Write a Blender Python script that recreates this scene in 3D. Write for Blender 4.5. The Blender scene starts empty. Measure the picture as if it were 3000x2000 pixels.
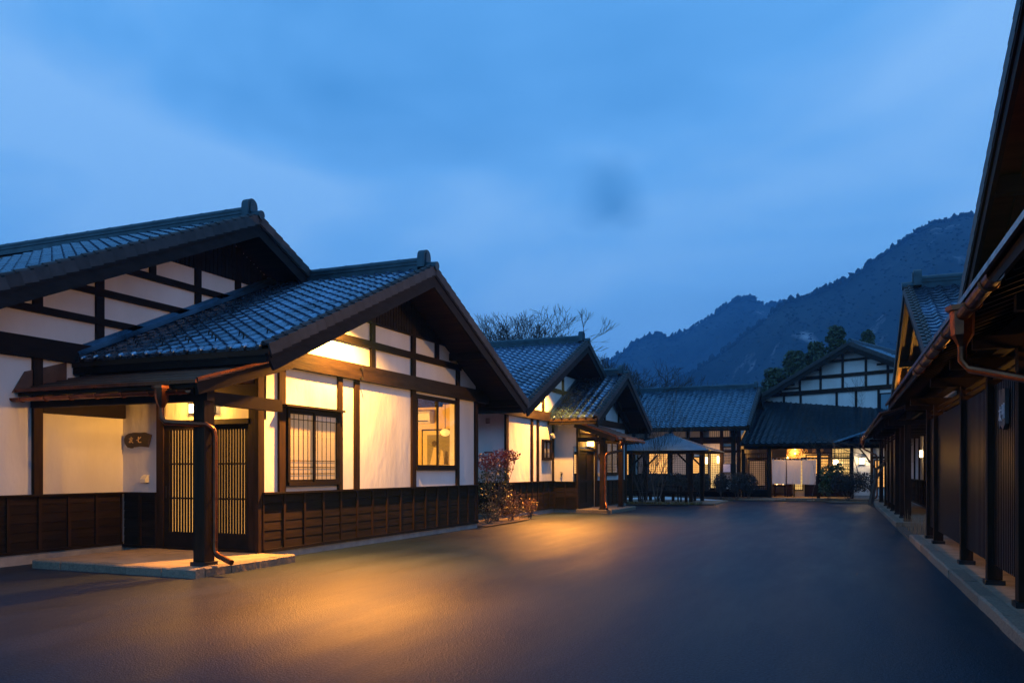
import bpy, math, random
from mathutils import Vector, Matrix, noise
R = math.radians
rnd = random.Random(7)
SC = bpy.context.scene
COL = SC.collection

# ------------------------------------------------------------------ camera, sky, exposure
cam_data = bpy.data.cameras.new('camera')
cam = bpy.data.objects.new('camera', cam_data); COL.objects.link(cam)
cam.location = (0, 0, 1.4)
cam.rotation_euler = (R(90), 0, R(22.62))
cam_data.sensor_width = 36; cam_data.lens = 28.8
cam_data.shift_y = 0.126
cam_data.clip_start = 0.05; cam_data.clip_end = 6000
SC.camera = cam

world = bpy.data.worlds.new('World'); SC.world = world
world.use_nodes = True
def build_world():
    nt = world.node_tree; N = nt.nodes; L = nt.links
    N.clear()
    out = N.new('ShaderNodeOutputWorld'); bg = N.new('ShaderNodeBackground')
    L.new(bg.outputs[0], out.inputs[0])
    sky = N.new('ShaderNodeTexSky'); sky.sky_type = 'NISHITA'; sky.sun_disc = False
    sky.sun_elevation = R(1.5); sky.sun_rotation = R(150)
    tc = N.new('ShaderNodeTexCoord')
    sep = N.new('ShaderNodeSeparateXYZ'); L.new(tc.outputs['Generated'], sep.inputs[0])
    # cloud deck: direction projected on a plane overhead
    def mth(op, a, b=None, clamp=False):
        m = N.new('ShaderNodeMath'); m.operation = op; m.use_clamp = clamp
        for k, v in enumerate((a, b)):
            if v is None: continue
            if isinstance(v, (int, float)): m.inputs[k].default_value = v
            else: L.new(v, m.inputs[k])
        return m.outputs[0]
    zz = mth('ADD', mth('MAXIMUM', sep.outputs[2], 0.0), 0.28)
    px = mth('DIVIDE', sep.outputs[0], zz); py = mth('DIVIDE', sep.outputs[1], zz)
    comb = N.new('ShaderNodeCombineXYZ'); L.new(px, comb.inputs[0]); L.new(py, comb.inputs[1])
    mp = N.new('ShaderNodeMapping'); L.new(comb.outputs[0], mp.inputs[0])
    mp.inputs['Location'].default_value = (7.7, 4.2, 0.0)
    mp.inputs['Rotation'].default_value = (0, 0, R(28)); mp.inputs['Scale'].default_value = (0.75, 1.1, 1)
    n1 = N.new('ShaderNodeTexNoise'); L.new(mp.outputs[0], n1.inputs['Vector'])
    n1.inputs['Scale'].default_value = 1.5; n1.inputs['Detail'].default_value = 6; n1.inputs['Roughness'].default_value = 0.42
    n1.inputs['Distortion'].default_value = 0.35
    ramp = N.new('ShaderNodeValToRGB'); L.new(n1.outputs[0], ramp.inputs[0])
    e = ramp.color_ramp.elements
    e[0].position = 0.38; e[0].color = (0.060, 0.255, 0.585, 1)
    e[1].position = 0.60; e[1].color = (0.215, 0.465, 0.83, 1)
    m = ramp.color_ramp.elements.new(0.5); m.color = (0.115, 0.365, 0.76, 1)
    # paler band of cloud low down all round
    low = mth('MULTIPLY', mth('SUBTRACT', 1.0, mth('DIVIDE', mth('ABSOLUTE', mth('SUBTRACT', sep.outputs[2], 0.16)), 0.24), True), 0.70, True)
    mix = N.new('ShaderNodeMix'); mix.data_type = 'RGBA'
    L.new(low, mix.inputs[0]); L.new(ramp.outputs[0], mix.inputs[6]); mix.inputs[7].default_value = (0.200, 0.480, 0.87, 1)
    # one small darker scud cloud
    dirn = N.new('ShaderNodeVectorMath'); dirn.operation = 'DISTANCE'
    nd = N.new('ShaderNodeTexNoise'); nd.inputs['Scale'].default_value = 9; nd.inputs['Detail'].default_value = 4; L.new(tc.outputs['Generated'], nd.inputs['Vector'])
    va = N.new('ShaderNodeVectorMath'); va.operation = 'MULTIPLY_ADD'
    L.new(nd.outputs[1], va.inputs[0]); va.inputs[1].default_value = (0.11, 0.11, 0.11); L.new(tc.outputs['Generated'], va.inputs[2])
    L.new(va.outputs[0], dirn.inputs[0]); dirn.inputs[1].default_value = (-0.207, 0.970, 0.368)
    sc_ = mth('MULTIPLY', mth('SUBTRACT', 1.0, mth('DIVIDE', dirn.outputs['Value'], 0.048), True), 0.85, True)
    mx3 = N.new('ShaderNodeMix'); mx3.data_type = 'RGBA'
    L.new(sc_, mx3.inputs[0]); L.new(mix.outputs[2], mx3.inputs[6]); mx3.inputs[7].default_value = (0.050, 0.22, 0.50, 1)
    # a little of the clear-sky model behind the overcast
    sm = N.new('ShaderNodeVectorMath'); sm.operation = 'MULTIPLY'
    L.new(sky.outputs[0], sm.inputs[0]); sm.inputs[1].default_value = (0.0004, 0.0016, 0.004)
    add = N.new('ShaderNodeVectorMath'); add.operation = 'ADD'
    L.new(mx3.outputs[2], add.inputs[0]); L.new(sm.outputs[0], add.inputs[1])
    # overcast skies brighten towards the zenith
    cie = mth('MULTIPLY_ADD', mth('MAXIMUM', sep.outputs[2], 0.0), 0.12); cie.node.inputs[2].default_value = 1.24
    zen = N.new('ShaderNodeVectorMath'); zen.operation = 'SCALE'; L.new(add.outputs[0], zen.inputs[0]); L.new(cie, zen.inputs['Scale'])
    L.new(zen.outputs[0], bg.inputs['Color']); bg.inputs['Strength'].default_value = 1.0
build_world()

SC.view_settings.view_transform = 'Standard'; SC.view_settings.look = 'None'
SC.view_settings.exposure = 0.0; SC.view_settings.gamma = 1.0; SC.view_settings.use_curve_mapping = False
SC.render.engine = 'CYCLES'
cy = SC.cycles
cy.use_denoising = True
try: cy.denoiser = 'OPENIMAGEDENOISE'
except Exception: pass
cy.max_bounces = 6; cy.diffuse_bounces = 3; cy.glossy_bounces = 3; cy.transmission_bounces = 4; cy.volume_bounces = 1
cy.sample_clamp_indirect = 4.0; cy.caustics_reflective = False; cy.caustics_refractive = False
WARM = (1.0, 0.44, 0.065)

# ------------------------------------------------------------------ materials
def srgb(*c): return tuple(((v/255)/12.92 if v/255 <= 0.04045 else ((v/255+0.055)/1.055)**2.4) for v in c)
def mat(name, c1, c2=None, rough=0.7, metal=0.0, scale=3.0, stretch=(1, 1, 1), bump=0.0, bscale=None, emit=None, estr=0.0,
        rand=0.0, rough2=None, detail=5, spec=0.5, coat=0.0, bdist=0.02):
    m = bpy.data.materials.new(name); m.use_nodes = True
    nt = m.node_tree; N = nt.nodes; L = nt.links
    b = N['Principled BSDF']
    b.inputs['Roughness'].default_value = rough; b.inputs['Metallic'].default_value = metal
    b.inputs['Specular IOR Level'].default_value = spec
    b.inputs['Coat Weight'].default_value = coat
    b.inputs['Base Color'].default_value = (*c1, 1)
    tc = N.new('ShaderNodeTexCoord'); mp = N.new('ShaderNodeMapping'); mp.inputs['Scale'].default_value = stretch
    L.new(tc.outputs['Object'], mp.inputs[0])
    if rand:
        oi = N.new('ShaderNodeObjectInfo')
        sc = N.new('ShaderNodeVectorMath'); sc.operation = 'MULTIPLY_ADD'
        cx = N.new('ShaderNodeCombineXYZ'); L.new(oi.outputs['Random'], cx.inputs[0]); L.new(oi.outputs['Random'], cx.inputs[1])
        L.new(cx.outputs[0], sc.inputs[0]); sc.inputs[1].default_value = (37, 19, 5); L.new(mp.outputs[0], sc.inputs[2])
        vec = sc.outputs[0]
    else: vec = mp.outputs[0]
    n = N.new('ShaderNodeTexNoise'); n.inputs['Scale'].default_value = scale; n.inputs['Detail'].default_value = detail
    L.new(vec, n.inputs['Vector'])
    if c2 is not None:
        r = N.new('ShaderNodeValToRGB'); L.new(n.outputs[0], r.inputs[0])
        r.color_ramp.elements[0].position = 0.3; r.color_ramp.elements[0].color = (*c1, 1)
        r.color_ramp.elements[1].position = 0.7; r.color_ramp.elements[1].color = (*c2, 1)
        col = r.outputs[0]
        if rand:
            mr = N.new('ShaderNodeMapRange'); L.new(oi.outputs['Random'], mr.inputs[0])
            mr.inputs['To Min'].default_value = 1-rand; mr.inputs['To Max'].default_value = 1+rand
            vm = N.new('ShaderNodeVectorMath'); vm.operation = 'SCALE'; L.new(col, vm.inputs[0]); L.new(mr.outputs[0], vm.inputs['Scale'])
            col = vm.outputs[0]
        L.new(col, b.inputs['Base Color'])
    if rough2 is not None:
        mr = N.new('ShaderNodeMapRange'); L.new(n.outputs[0], mr.inputs[0])
        mr.inputs['From Min'].default_value = 0.3; mr.inputs['From Max'].default_value = 0.7
        mr.inputs['To Min'].default_value = rough; mr.inputs['To Max'].default_value = rough2
        L.new(mr.outputs[0], b.inputs['Roughness'])
    if bump:
        n2 = n
        if bscale:
            n2 = N.new('ShaderNodeTexNoise'); n2.inputs['Scale'].default_value = bscale; n2.inputs['Detail'].default_value = 4
            L.new(vec, n2.inputs['Vector'])
        bp = N.new('ShaderNodeBump'); bp.inputs['Strength'].default_value = bump; bp.inputs['Distance'].default_value = bdist
        L.new(n2.outputs[0], bp.inputs['Height']); L.new(bp.outputs[0], b.inputs['Normal'])
    if emit is not None:
        b.inputs['Emission Color'].default_value = (*emit, 1); b.inputs['Emission Strength'].default_value = estr
    return m

MT = {}
MT['plaster'] = mat('white_plaster', (0.66, 0.645, 0.63), (0.82, 0.81, 0.80), 0.9, scale=1.1, stretch=(1, 1, 0.45), bump=0.6, bscale=3.0, bdist=0.05, detail=10)
MT['timber'] = mat('dark_timber', (0.007, 0.0045, 0.003), (0.017, 0.010, 0.006), 0.7, scale=2.2, stretch=(4, 1, 4), bump=0.25, bscale=14, bdist=0.006, spec=0.15)
MT['post'] = mat('dark_timber_post', (0.014, 0.0075, 0.004), (0.038, 0.020, 0.010), 0.7, scale=2.5, stretch=(6, 6, 0.8), bump=0.3, bscale=12, bdist=0.006, spec=0.12)
MT['slat'] = mat('lacquered_slat', (0.006, 0.004, 0.0025), (0.015, 0.009, 0.005), 0.34, scale=2.5, stretch=(6, 6, 0.8), bump=0.2, bscale=12, bdist=0.004, spec=0.4)
MT['beam'] = mat('knotty_beam', (0.011, 0.006, 0.004), (0.036, 0.020, 0.010), 0.6, scale=2.0, stretch=(5, 0.9, 6), bump=0.4, bscale=7, bdist=0.012, spec=0.2)
MT['plank'] = mat('stained_plank', (0.010, 0.006, 0.0035), (0.026, 0.016, 0.008), 0.75, scale=2.2, stretch=(1, 1, 14), bump=0.3, bscale=5, rand=0.4, bdist=0.006, spec=0.12)
MT['planky'] = MT['plank']
MT['barge'] = mat('bargeboard_wood', (0.007, 0.007, 0.0075), (0.015, 0.0145, 0.015), 0.75, scale=3, stretch=(4, 1, 4), bump=0.3, bscale=10, bdist=0.006, spec=0.15)
MT['soffit'] = mat('soffit_wood', (0.022, 0.011, 0.005), (0.050, 0.024, 0.010), 0.75, scale=2, stretch=(0.6, 8, 1), bump=0.2, bdist=0.006, spec=0.2)
MT['tile'] = mat('roof_tile', (0.095, 0.150, 0.215), (0.20, 0.295, 0.41), 0.20, metal=0.9, scale=9, rand=0.40, rough2=0.36, bump=0.08, bscale=30, bdist=0.004)
MT['tile_far'] = mat('roof_tile_far', (0.060, 0.13, 0.195), (0.13, 0.26, 0.37), 0.26, metal=0.9, scale=2.5, rough2=0.42, bump=0.06, bscale=30, bdist=0.004)
MT['ridge'] = mat('ridge_tile', (0.020, 0.050, 0.070), (0.040, 0.090, 0.12), 0.45, metal=0.5, scale=4, spec=0.3)
MT['tile_dark'] = mat('roof_tile_dark', (0.010, 0.022, 0.034), (0.022, 0.045, 0.065), 0.36, metal=0.6, scale=2.5, rough2=0.5, spec=0.25)
MT['verge'] = mat('verge_tile', (0.022, 0.027, 0.032), (0.040, 0.045, 0.050), 0.55, metal=0.1, scale=6, rand=0.25, spec=0.3)
MT['copper'] = mat('copper', (0.28, 0.095, 0.042), (0.13, 0.048, 0.027), 0.26, metal=1.0, scale=6, rough2=0.42)
MT['copper_dull'] = mat('weathered_copper', (0.12, 0.065, 0.045), (0.19, 0.10, 0.065), 0.5, metal=0.6, scale=5)
MT['stone'] = mat('granite', (0.12, 0.095, 0.07), (0.24, 0.195, 0.145), 0.85, scale=45, bump=0.6, bscale=22, rand=0.18, bdist=0.010)
MT['slab'] = mat('pale_paving', (0.19, 0.145, 0.10), (0.30, 0.235, 0.17), 0.8, scale=4, bump=0.3, bscale=40, bdist=0.005, detail=8)
MT['concrete'] = mat('concrete', (0.24, 0.23, 0.22), (0.36, 0.34, 0.32), 0.85, scale=5, bump=0.2, bscale=30, bdist=0.005)
MT['soil'] = mat('soil', (0.055, 0.038, 0.026), (0.12, 0.085, 0.06), 0.95, scale=20, bump=0.8, bscale=30, bdist=0.03)
MT['ground'] = mat('ground', (0.07, 0.065, 0.045), (0.12, 0.10, 0.07), 0.95, scale=0.6, bump=0.4, bscale=3)
MT['white_metal'] = mat('pale_painted_metal', (0.55, 0.54, 0.50), (0.6, 0.59, 0.55), 0.45, scale=3)
MT['dark_metal'] = mat('dark_metal', (0.02, 0.02, 0.022), (0.03, 0.03, 0.03), 0.45, metal=0.6, scale=5)
MT['cloth'] = mat('linen_cloth', (0.74, 0.73, 0.72), (0.80, 0.79, 0.78), 0.9, scale=3, stretch=(2, 2, 0.4), bump=0.3, bscale=3)
def cloth_translucent():
    m = MT['cloth']; nt = m.node_tree; N = nt.nodes; L = nt.links; b = N['Principled BSDF']; o = N['Material Output']
    t = N.new('ShaderNodeBsdfTranslucent'); t.inputs[0].default_value = (0.75, 0.72, 0.66, 1); mx = N.new('ShaderNodeMixShader'); mx.inputs[0].default_value = 0.3
    L.new(b.outputs[0], mx.inputs[1]); L.new(t.outputs[0], mx.inputs[2]); L.new(mx.outputs[0], o.inputs['Surface'])
cloth_translucent()
MT['gold'] = mat('gilt_lettering', (0.62, 0.44, 0.20), (0.7, 0.5, 0.24), 0.5, scale=4)
MT['chalk'] = mat('white_lettering', (0.75, 0.72, 0.75), (0.8, 0.78, 0.8), 0.6, scale=4)
MT['signwood'] = mat('sign_board_wood', (0.022, 0.013, 0.009), (0.040, 0.024, 0.015), 0.6, scale=4, stretch=(1, 1, 6), bump=0.2)
MT['signgrey'] = mat('grey_sign_wood', (0.075, 0.062, 0.058), (0.11, 0.09, 0.085), 0.6, scale=4, stretch=(6, 6, 1), bump=0.2)
MT['bark'] = mat('bark', (0.060, 0.045, 0.035), (0.14, 0.105, 0.08), 0.9, scale=8, stretch=(3, 3, 0.5), bump=0.6)
MT['barkdark'] = mat('dark_bark', (0.030, 0.026, 0.024), (0.06, 0.05, 0.045), 0.9, scale=5, bump=0.4)
MT['evergreen'] = mat('evergreen_leaf', (0.022, 0.045, 0.016), (0.055, 0.085, 0.030), 0.6, scale=1.5)
MT['leafgreen'] = mat('glossy_leaf', (0.030, 0.060, 0.018), (0.075, 0.12, 0.035), 0.4, scale=6)
MT['leafred'] = mat('red_leaf', (0.28, 0.018, 0.010), (0.40, 0.055, 0.014), 0.5, scale=7)
MT['leafolive'] = mat('olive_leaf', (0.10, 0.075, 0.018), (0.20, 0.14, 0.035), 0.45, scale=7)
MT['leaforange'] = mat('rust_leaf', (0.22, 0.080, 0.020), (0.30, 0.14, 0.035), 0.5, scale=7)
MT['twig'] = mat('twiggy_hedge', (0.040, 0.030, 0.024), (0.080, 0.060, 0.046), 0.9, scale=6)
MT['drygrass'] = mat('dry_stalk', (0.20, 0.13, 0.07), (0.30, 0.21, 0.12), 0.8, scale=6)
MT['interior'] = mat('interior_wall', (0.60, 0.46, 0.24), (0.66, 0.51, 0.28), 0.85, scale=2)
MT['lamp'] = mat('lit_lamp_shade', (0.8, 0.7, 0.5), None, 0.5, emit=(1.0, 0.60, 0.22), estr=9.0)
MT['lampwhite'] = mat('lit_lamp_shade_pale', (0.8, 0.75, 0.6), None, 0.5, emit=(1.0, 0.72, 0.36), estr=7.0)
MT['doorglow'] = mat('backlit_door_paper', (0.7, 0.6, 0.4), None, 0.8, emit=(1.0, 0.47, 0.10), estr=2.8)
MT['shoji'] = mat('shoji_paper', (0.48, 0.40, 0.29), (0.53, 0.44, 0.32), 0.85, scale=2, emit=(1.0, 0.52, 0.2), estr=0.2)
MT['glow1'] = mat('lit_window_bright', (0.7, 0.6, 0.4), (0.55, 0.45, 0.3), 0.8, scale=1.5, emit=(1.0, 0.44, 0.08), estr=1.35)
MT['glow2'] = mat('lit_window_dim', (0.55, 0.50, 0.44), (0.6, 0.54, 0.48), 0.8, scale=1.5, emit=(1.0, 0.56, 0.30), estr=0.16)
MT['glow3'] = mat('lit_window_yellow', (0.6, 0.55, 0.4), (0.65, 0.6, 0.44), 0.8, scale=1.5, emit=(1.0, 0.60, 0.17), estr=0.7)
MT['glow4'] = mat('lit_window_faint', (0.45, 0.42, 0.40), (0.5, 0.46, 0.44), 0.8, scale=1.5, emit=(1.0, 0.60, 0.36), estr=0.05)
MT['blueglass'] = mat('pale_blue_glass', (0.10, 0.20, 0.26), (0.12, 0.23, 0.30), 0.25, scale=1)
MT['basket'] = mat('wicker_basket', (0.30, 0.15, 0.04), (0.42, 0.22, 0.07), 0.7, scale=8)
MT['seamroof'] = mat('seamed_metal_roof', (0.36, 0.40, 0.45), (0.42, 0.46, 0.5), 0.5, metal=0.0, scale=3)
MT['gazeboroof'] = mat('gazebo_roof_slats', (0.11, 0.21, 0.29), (0.17, 0.30, 0.41), 0.35, metal=0.7, scale=3)
MT['print'] = mat('art_print_paper', (0.55, 0.47, 0.33), (0.6, 0.52, 0.37), 0.8, scale=2)
MT['printdark'] = mat('art_print_ink', (0.07, 0.055, 0.05), (0.09, 0.07, 0.06), 0.8, scale=2)
MT['printgrey'] = mat('art_print_grey', (0.20, 0.19, 0.17), (0.25, 0.23, 0.2), 0.8, scale=2)
MT['snow'] = mat('old_snow', (0.6, 0.62, 0.66), (0.7, 0.72, 0.76), 0.8, scale=4, bump=0.3)

def glass_mat():
    m = bpy.data.materials.new('window_glass'); m.use_nodes = True
    nt = m.node_tree; N = nt.nodes; L = nt.links; N.clear()
    o = N.new('ShaderNodeOutputMaterial'); mx = N.new('ShaderNodeMixShader'); t = N.new('ShaderNodeBsdfTransparent'); g = N.new('ShaderNodeBsdfGlossy')
    lw = N.new('ShaderNodeLayerWeight'); pw = N.new('ShaderNodeMath'); pw.operation = 'POWER'; L.new(lw.outputs['Facing'], pw.inputs[0]); pw.inputs[1].default_value = 4.0
    f = N.new('ShaderNodeMath'); f.operation = 'MULTIPLY_ADD'; L.new(pw.outputs[0], f.inputs[0]); f.inputs[1].default_value = 0.6; f.inputs[2].default_value = 0.04
    g.inputs['Roughness'].default_value = 0.02
    L.new(f.outputs[0], mx.inputs[0]); L.new(t.outputs[0], mx.inputs[1]); L.new(g.outputs[0], mx.inputs[2]); L.new(mx.outputs[0], o.inputs[0])
    return m
MT['glass'] = glass_mat()

def asphalt_mat():
    m = bpy.data.materials.new('asphalt'); m.use_nodes = True
    nt = m.node_tree; N = nt.nodes; L = nt.links; b = N['Principled BSDF']
    tc = N.new('ShaderNodeTexCoord')
    big = N.new('ShaderNodeTexNoise'); big.inputs['Scale'].default_value = 0.45; big.inputs['Detail'].default_value = 8; big.inputs['Roughness'].default_value = 0.62
    mpb = N.new('ShaderNodeMapping'); mpb.inputs['Scale'].default_value = (2.2, 0.4, 1)
    L.new(tc.outputs['Object'], mpb.inputs[0]); L.new(mpb.outputs[0], big.inputs['Vector'])
    fine = N.new('ShaderNodeTexNoise'); fine.inputs['Scale'].default_value = 42; fine.inputs['Detail'].default_value = 5; fine.inputs['Roughness'].default_value = 0.7
    L.new(tc.outputs['Object'], fine.inputs['Vector'])
    vor = N.new('ShaderNodeTexVoronoi'); vor.inputs['Scale'].default_value = 75; L.new(tc.outputs['Object'], vor.inputs['Vector'])
    r = N.new('ShaderNodeValToRGB'); L.new(fine.outputs[0], r.inputs[0])
    r.color_ramp.elements[0].position = 0.40; r.color_ramp.elements[0].color = (0.004, 0.009, 0.017, 1)
    r.color_ramp.elements[1].position = 0.66; r.color_ramp.elements[1].color = (0.027, 0.047, 0.075, 1)
    mr = N.new('ShaderNodeMapRange'); L.new(big.outputs[0], mr.inputs[0])
    mr.inputs['From Min'].default_value = 0.3; mr.inputs['From Max'].default_value = 0.7
    mr.inputs['To Min'].default_value = 0.55; mr.inputs['To Max'].default_value = 1.35
    vm = N.new('ShaderNodeVectorMath'); vm.operation = 'SCALE'; L.new(r.outputs[0], vm.inputs[0]); L.new(mr.outputs[0], vm.inputs['Scale'])
    L.new(vm.outputs[0], b.inputs['Base Color'])
    mr2 = N.new('ShaderNodeMapRange'); L.new(big.outputs[0], mr2.inputs[0])
    mr2.inputs['From Min'].default_value = 0.3; mr2.inputs['From Max'].default_value = 0.7
    mr2.inputs['To Min'].default_value = 0.40; mr2.inputs['To Max'].default_value = 0.60
    L.new(mr2.outputs[0], b.inputs['Roughness']); b.inputs['Specular IOR Level'].default_value = 0.12
    ad = N.new('ShaderNodeMath'); ad.operation = 'ADD'; L.new(fine.outputs[0], ad.inputs[0]); L.new(vor.outputs[0], ad.inputs[1])
    bp = N.new('ShaderNodeBump'); bp.inputs['Strength'].default_value = 0.5; bp.inputs['Distance'].default_value = 0.007
    L.new(ad.outputs[0], bp.inputs['Height']); L.new(bp.outputs[0], b.inputs['Normal'])
    return m
MT['asphalt'] = asphalt_mat()

# ------------------------------------------------------------------ mesh helpers
class MB:
    def __init__(s): s.v = []; s.f = []
    def add(s, v, f):
        o = len(s.v); s.v += [tuple(p) for p in v]; s.f += [tuple(i+o for i in q) for q in f]; return s
    def box(s, x0, x1, y0, y1, z0, z1):
        if x0 > x1: x0, x1 = x1, x0
        if y0 > y1: y0, y1 = y1, y0
        if z0 > z1: z0, z1 = z1, z0
        return s.add([(x0,y0,z0),(x1,y0,z0),(x1,y1,z0),(x0,y1,z0),(x0,y0,z1),(x1,y0,z1),(x1,y1,z1),(x0,y1,z1)],
                     [(0,3,2,1),(4,5,6,7),(0,1,5,4),(1,2,6,5),(2,3,7,6),(3,0,4,7)])
    def prism(s, pts, axis, a0, a1):
        """polygon of 2D points extruded along axis 'x' (pts = y,z), 'y' (pts = x,z) or 'z' (pts = x,y)"""
        if a0 > a1: a0, a1 = a1, a0
        area = sum(pts[i][0]*pts[(i+1) % len(pts)][1]-pts[(i+1) % len(pts)][0]*pts[i][1] for i in range(len(pts)))
        if area < 0: pts = pts[::-1]
        n = len(pts)
        mk = {'x': lambda p, a: (a, p[0], p[1]), 'y': lambda p, a: (p[0], a, p[1]), 'z': lambda p, a: (p[0], p[1], a)}[axis]
        v = [mk(p, a0) for p in pts]+[mk(p, a1) for p in pts]
        f = [tuple(range(n-1, -1, -1)), tuple(range(n, 2*n))]+[(i, (i+1) % n, n+(i+1) % n, n+i) for i in range(n)]
        if axis == 'y': f = [q[::-1] for q in f]
        return s.add(v, f)
    def slant(s, p0, p1, w, h, up=(0, 0, 1)):
        """square bar from p0 to p1"""
        p0 = Vector(p0); p1 = Vector(p1); d = (p1-p0).normalized(); upv = Vector(up)
        if abs(d.dot(upv)) > 0.98: upv = Vector((1, 0, 0))
        r = d.cross(upv).normalized(); t = r.cross(d)
        q = [-r*w/2-t*h/2, r*w/2-t*h/2, r*w/2+t*h/2, -r*w/2+t*h/2]
        v = [p0+k for k in q]+[p1+k for k in q]
        return s.add(v, [(3,2,1,0),(4,5,6,7),(0,1,5,4),(1,2,6,5),(2,3,7,6),(3,0,4,7)])
    def tube(s, pts, rad, n=8, cap=True):
        pts = [Vector(p) for p in pts]; k = len(pts)
        if not hasattr(rad, '__len__'): rad = [rad]*k
        ref = None; base = len(s.v); V = []
        for i, p in enumerate(pts):
            d = (pts[min(i+1, k-1)]-pts[max(i-1, 0)])
            d = d.normalized() if d.length > 1e-9 else Vector((0, 0, 1))
            if ref is None:
                ref = d.orthogonal().normalized()
            else:
                ref = ref-d*ref.dot(d)
                ref = ref.normalized() if ref.length > 1e-6 else d.orthogonal().normalized()
            b = d.cross(ref)
            for j in range(n):
                a = 2*math.pi*j/n
                V.append(p+(ref*math.cos(a)+b*math.sin(a))*rad[i])
        F = [(i*n+j, i*n+(j+1) % n, (i+1)*n+(j+1) % n, (i+1)*n+j) for i in range(k-1) for j in range(n)]
        if cap: F += [tuple(range(n-1, -1, -1)), tuple((k-1)*n+j for j in range(n))]
        return s.add(V, F)
    def lathe(s, prof, c, n=12):
        V = []; k = len(prof)
        for r, z in prof:
            for j in range(n):
                a = 2*math.pi*j/n; V.append((c[0]+r*math.cos(a), c[1]+r*math.sin(a), c[2]+z))
        F = [(i*n+j, i*n+(j+1) % n, (i+1)*n+(j+1) % n, (i+1)*n+j) for i in range(k-1) for j in range(n)]
        F += [tuple(range(n-1, -1, -1)), tuple((k-1)*n+j for j in range(n))]
        return s.add(V, F)
    def mesh(s, name, m=None, smooth=None):
        me = bpy.data.meshes.new(name); me.from_pydata(s.v, [], s.f)
        if m: me.materials.append(MT[m] if isinstance(m, str) else m)
        if smooth is not None:
            me.shade_smooth(); me.set_sharp_from_angle(angle=R(smooth))
        me.update(); return me

BASE = {}
def link(o): COL.objects.link(o); return o
def thing(name, label, cat, base=(0, 0, 0), frame=None, group=None, kind=None):
    o = link(bpy.data.objects.new(name, None)); o.empty_display_size = 0.3
    M = Matrix.Translation(Vector(base))
    if frame: M = Matrix.Translation((frame[0], frame[1], 0)) @ Matrix.Rotation(frame[2], 4, 'Z') @ M
    o.matrix_world = M; BASE[o] = Vector(base)
    o['label'] = label
    if cat: o['category'] = cat
    if group: o['group'] = group
    if kind: o['kind'] = kind
    return o
def part(P, name, mb, m=None, smooth=None):
    me = mb if isinstance(mb, bpy.types.Mesh) else mb.mesh(name, m, smooth)
    o = link(bpy.data.objects.new(name, me)); o.parent = P
    if P in BASE: o.location = -BASE[P]
    return o
def inst(P, name, me, M):
    o = link(bpy.data.objects.new(name, me)); o.parent = P
    o.matrix_local = Matrix.Translation(-BASE[P]) @ M if P in BASE else M
    return o
def single(name, mb, m, label=None, cat=None, kind=None, group=None, smooth=None, base=None, frame=None):
    if base is None:
        xs = [p[0] for p in mb.v]; ys = [p[1] for p in mb.v]; zs = [p[2] for p in mb.v]
        base = ((min(xs)+max(xs))/2, (min(ys)+max(ys))/2, min(zs))
    b = Vector(base); mb.v = [(p[0]-b.x, p[1]-b.y, p[2]-b.z) for p in mb.v]
    o = link(bpy.data.objects.new(name, mb.mesh(name, m, smooth)))
    M = Matrix.Translation(b)
    if frame: M = Matrix.Translation((frame[0], frame[1], 0)) @ Matrix.Rotation(frame[2], 4, 'Z') @ M
    o.matrix_world = M
    if label: o['label'] = label
    if cat: o['category'] = cat
    if kind: o['kind'] = kind
    if group: o['group'] = group
    return o
def bx(P, name, m, *a): return part(P, name, MB().box(*a), m)
def lamp_light(P, name, loc, power, color=WARM, size=0.05, spot=None, aim=None, blend=0.4):
    ld = bpy.data.lights.new(name, 'SPOT' if spot else 'POINT'); ld.energy = power; ld.color = color; ld.shadow_soft_size = size
    if spot: ld.spot_size = R(spot); ld.spot_blend = blend
    o = link(bpy.data.objects.new(name, ld)); o.parent = P
    l = Vector(loc)-(BASE[P] if P in BASE else Vector())
    o.location = l
    if aim is not None:
        o.rotation_euler = (Vector(aim)-Vector(loc)).to_track_quat('-Z', 'Y').to_euler()
    return o

# ------------------------------------------------------------------ roof tiles
TW, TE = 0.27, 0.236
def tile_profile(t): return 0.048*math.exp(-((t-0.9)/0.17)**2)+0.048*math.exp(-((t+0.1)/0.17)**2)
def tile_mb(w, e, n=9, lip=0.030, knob=False, sag=0.0):
    mb = MB(); V = []
    us = [i/(n-1) for i in range(n)]
    for t in us: V.append((t*w, -0.004, tile_profile(t)+lip))
    for t in us: V.append((t*w, e+0.03, tile_profile(t)+0.001))
    for t in us: V.append((t*w, 0.0, tile_profile(t)-sag))
    F = [(i, i+1, n+i+1, n+i) for i in range(n-1)]+[(2*n+i, 2*n+i+1, i+1, i) for i in range(n-1)]
    mb.add(V, F)
    if knob:
        c = (0.9*w, -0.012, tile_profile(0.9)-0.004)
        ring = [(c[0]+0.043*math.cos(a), c[1], c[2]+0.043*math.sin(a)) for a in [k*math.pi/5 for k in range(10)]]
        ring2 = [(c[0]+0.028*math.cos(a), c[1]-0.022, c[2]+0.028*math.sin(a)) for a in [k*math.pi/5 for k in range(10)]]
        back = [(p[0], 0.05, p[2]) for p in ring]
        mb.add(back+ring+ring2, [(k, (k+1) % 10, 10+(k+1) % 10, 10+k) for k in range(10)] +
               [(10+k, 10+(k+1) % 10, 20+(k+1) % 10, 20+k) for k in range(10)]+[tuple(range(20, 30))])
    return mb
VERGE_MESH = {}
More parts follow.
